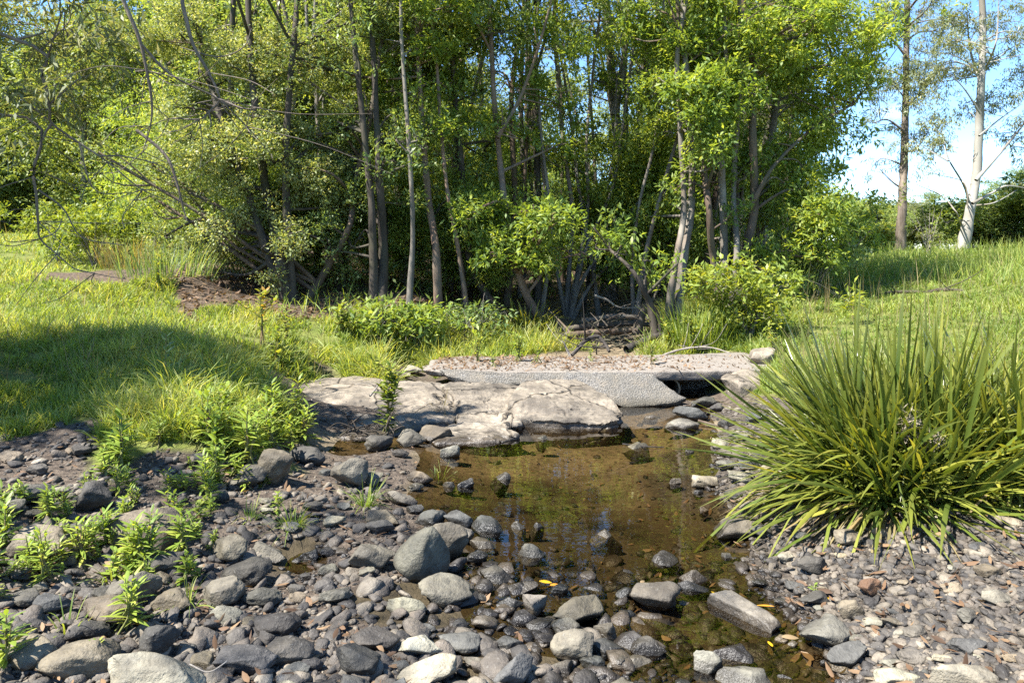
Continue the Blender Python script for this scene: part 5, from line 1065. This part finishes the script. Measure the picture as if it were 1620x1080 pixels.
log('dead_branch', 'brown stick in the water in front of the drain stones', [up(1105, 665, .03), up(1130, 672, .02), up(1150, 674, .03)], .012, .006, 'bark_brown', 0, 12, 'branch')
log('dead_branch', 'thin pale twig arched over the dark cobbles', [up(300, 1050, .2), up(330, 1062, .22), up(360, 1045, .25)], .003, .002, 'dead', 0, 13, 'branch')
for k, (a, b, c, d) in enumerate([(1395, 466, 1470, 462), (1470, 462, 1525, 460)]):
    p0, p1 = np.array(gpt(a, b)), np.array(gpt(c, d)); log('exposed_root', ['dark eroded root edge on the paddock slope, nearer the brown tree', 'dark eroded root edge on the paddock slope, nearer the white gum'][k], [p0, p0*.6+p1*.4+[0, 0, .03], p1], .035, .02, 'bark_dark', 2, 20+k, 'root')
r = np.random.default_rng(44)   # root debris under the sapling
mb = MB()
for _ in range(34):
    s = np.array(up(r.uniform(540, 625), r.uniform(672, 700), .05))+[0, 0, r.uniform(0, .1)]; d = r.normal(size=3)*np.array([.14, .1, .06]); tube(mb, [s, s+d*.5+r.normal(size=3)*.03, s+d], [.007, .005, .002], 5, 8)
o = mb.build('root_tangle', M['bark_dark'], None, up(590, 690, 0.)); o.location = up(590, 690, 0.); tag(o, 'tangle of dead roots caught on stones below the sapling', 'debris')
mb = MB()
for _ in range(60):
    s = atY(r.uniform(900, 1040), r.uniform(505, 548), r.uniform(9.6, 11.6)); d = r.normal(size=3)*np.array([.3, .2, .1]); tube(mb, [s, s+d*.5+r.normal(size=3)*.05, s+d], [.014, .01, .004], 5, 8)
o = mb.build('twig_heap', M['bark_dark'], None, tuple(atY(960, 530, 10.4))); o.location = tuple(atY(960, 530, 10.4)); tag(o, 'heap of dead twigs caught in the log jam', 'debris'); o['kind'] = 'stuff'

def litter(name, nn, box, cond, lmin, lmax, seed, zadd=.006, mat='litter'):
    x, y, z, px, py = scatter_px(nn, *box); ok = cond(x, y, z, px, py); x, y, z = x[ok], y[ok], z[ok]; n_ = len(x); L_ = R.uniform(lmin, lmax, n_)
    V, Fq, at = blades(np.stack([x, y, z+zadd+R.random(n_)*.01], 1), R.uniform(0, 6.28, n_), R.normal(.05, .25, n_), L_, L_*R.uniform(.22, .45, n_), R.normal(0, .2, n_), 3, 'leaf', .2, roll=R.normal(0, .5, n_))
    return tag(mk(name, V, Fq, M[mat], None, (0, 0, 0), at), kind='stuff')
litter('leaf_litter', 9000, (280, 1250, 420, 560), lambda x, y, z, px, py: zones(x, y)['f'] > .4, .05, .11, 1)
litter('leaf_litter', 1300, (-100, 1700, 690, 1150), lambda x, y, z, px, py: (z > .0) & (lambda q: q['s']+q['r'] > .5)(zones(x, y)), .025, .07, 2, .02)
litter('leaf_litter', 900, (400, 1350, 650, 1150), lambda x, y, z, px, py: (z < 0) & (z > -.2), .03, .07, 3, .004)
n_ = 2600; x = R.uniform(-.9, 2.9, n_); y = 7.5+1.05*R.random(n_)**.75; L_ = R.uniform(.03, .08, n_)
V, Fq, at = blades(np.stack([x, y, np.full(n_, .305)+R.random(n_)*.01], 1), R.uniform(0, 6.28, n_), R.normal(.05, .2, n_), L_, L_*R.uniform(.22, .4, n_), R.normal(0, .2, n_), 3, 'leaf', .2); tag(mk('leaf_litter', V, Fq, M['litter'], None, (0, 0, 0), at), kind='stuff')
LC = {'y': (.75, .45, .02), 'o': (.62, .27, .03), 'b': (.2, .09, .05), 'r': (.45, .1, .03), 't': (.34, .24, .13)}; LM = {}
for k_, c_ in LC.items(): LM[k_] = leaf_mat('fallen_leaf_'+k_, [(0, tuple(.8*u for u in c_)), (1, c_)], .25, .5, gain=False)
for px, py, l, a, k_, lab in [(1132, 961, .07, 1.6, 'y', 'bright yellow leaf floating beside the long stone block'), (1307, 955, .06, .9, 'y', 'yellow leaf on the dark layered stone'), (207, 992, .1, .4, 'o', 'orange-yellow leaf lying below the wide brown ridged stone'), (566, 1066, .13, 1.1, 'b', 'curled brown leaf under the dark bulky stone'), (724, 996, .06, 1.3, 'r', 'red leaf on the wet cobbles by the speckled stone'), (853, 934, .08, .1, 'y', 'yellow leaf in the shallows behind the flat oval stone'), (870, 940, .07, .5, 'o', 'orange leaf beside the yellow one in the shallows'), (1014, 942, .07, 1.1, 't', 'tan leaf standing against the two-lobed stone'), (1225, 970, .1, 2.7, 'o', 'long amber leaf at the upper end of the channel by wet blue stones'), (715, 1055, .09, 2.9, 'o', 'orange leaf touching the pale flat block'), (1237, 1030, .1, .2, 't', 'large pale brown dead leaf floating by the oval boulder'), (1222, 1050, .07, 1.5, 'y', 'yellow leaf at the end of the oval boulder'), (682, 946, .05, .4, 'r', 'small red leaf below the blocky grey stone'), (690, 814, .035, .1, 'o', 'small orange leaf on the low flat blue-grey stone')]:
    q = gpt(px, py); P = np.array([[q[0], q[1], max(q[2], .0)+.018]])
    V, Fq, at = blades(P, np.array([a]), np.array([.12]), np.array([l*.72]), np.array([l*.27]), np.array([.3]), 8, 'leaf', .3, roll=np.array([.25])); o = mk('fallen_leaf', V, Fq, LM[k_], None, tuple(P[0]), at, True); o.location = tuple(P[0]); tag(o, lab, 'leaf')
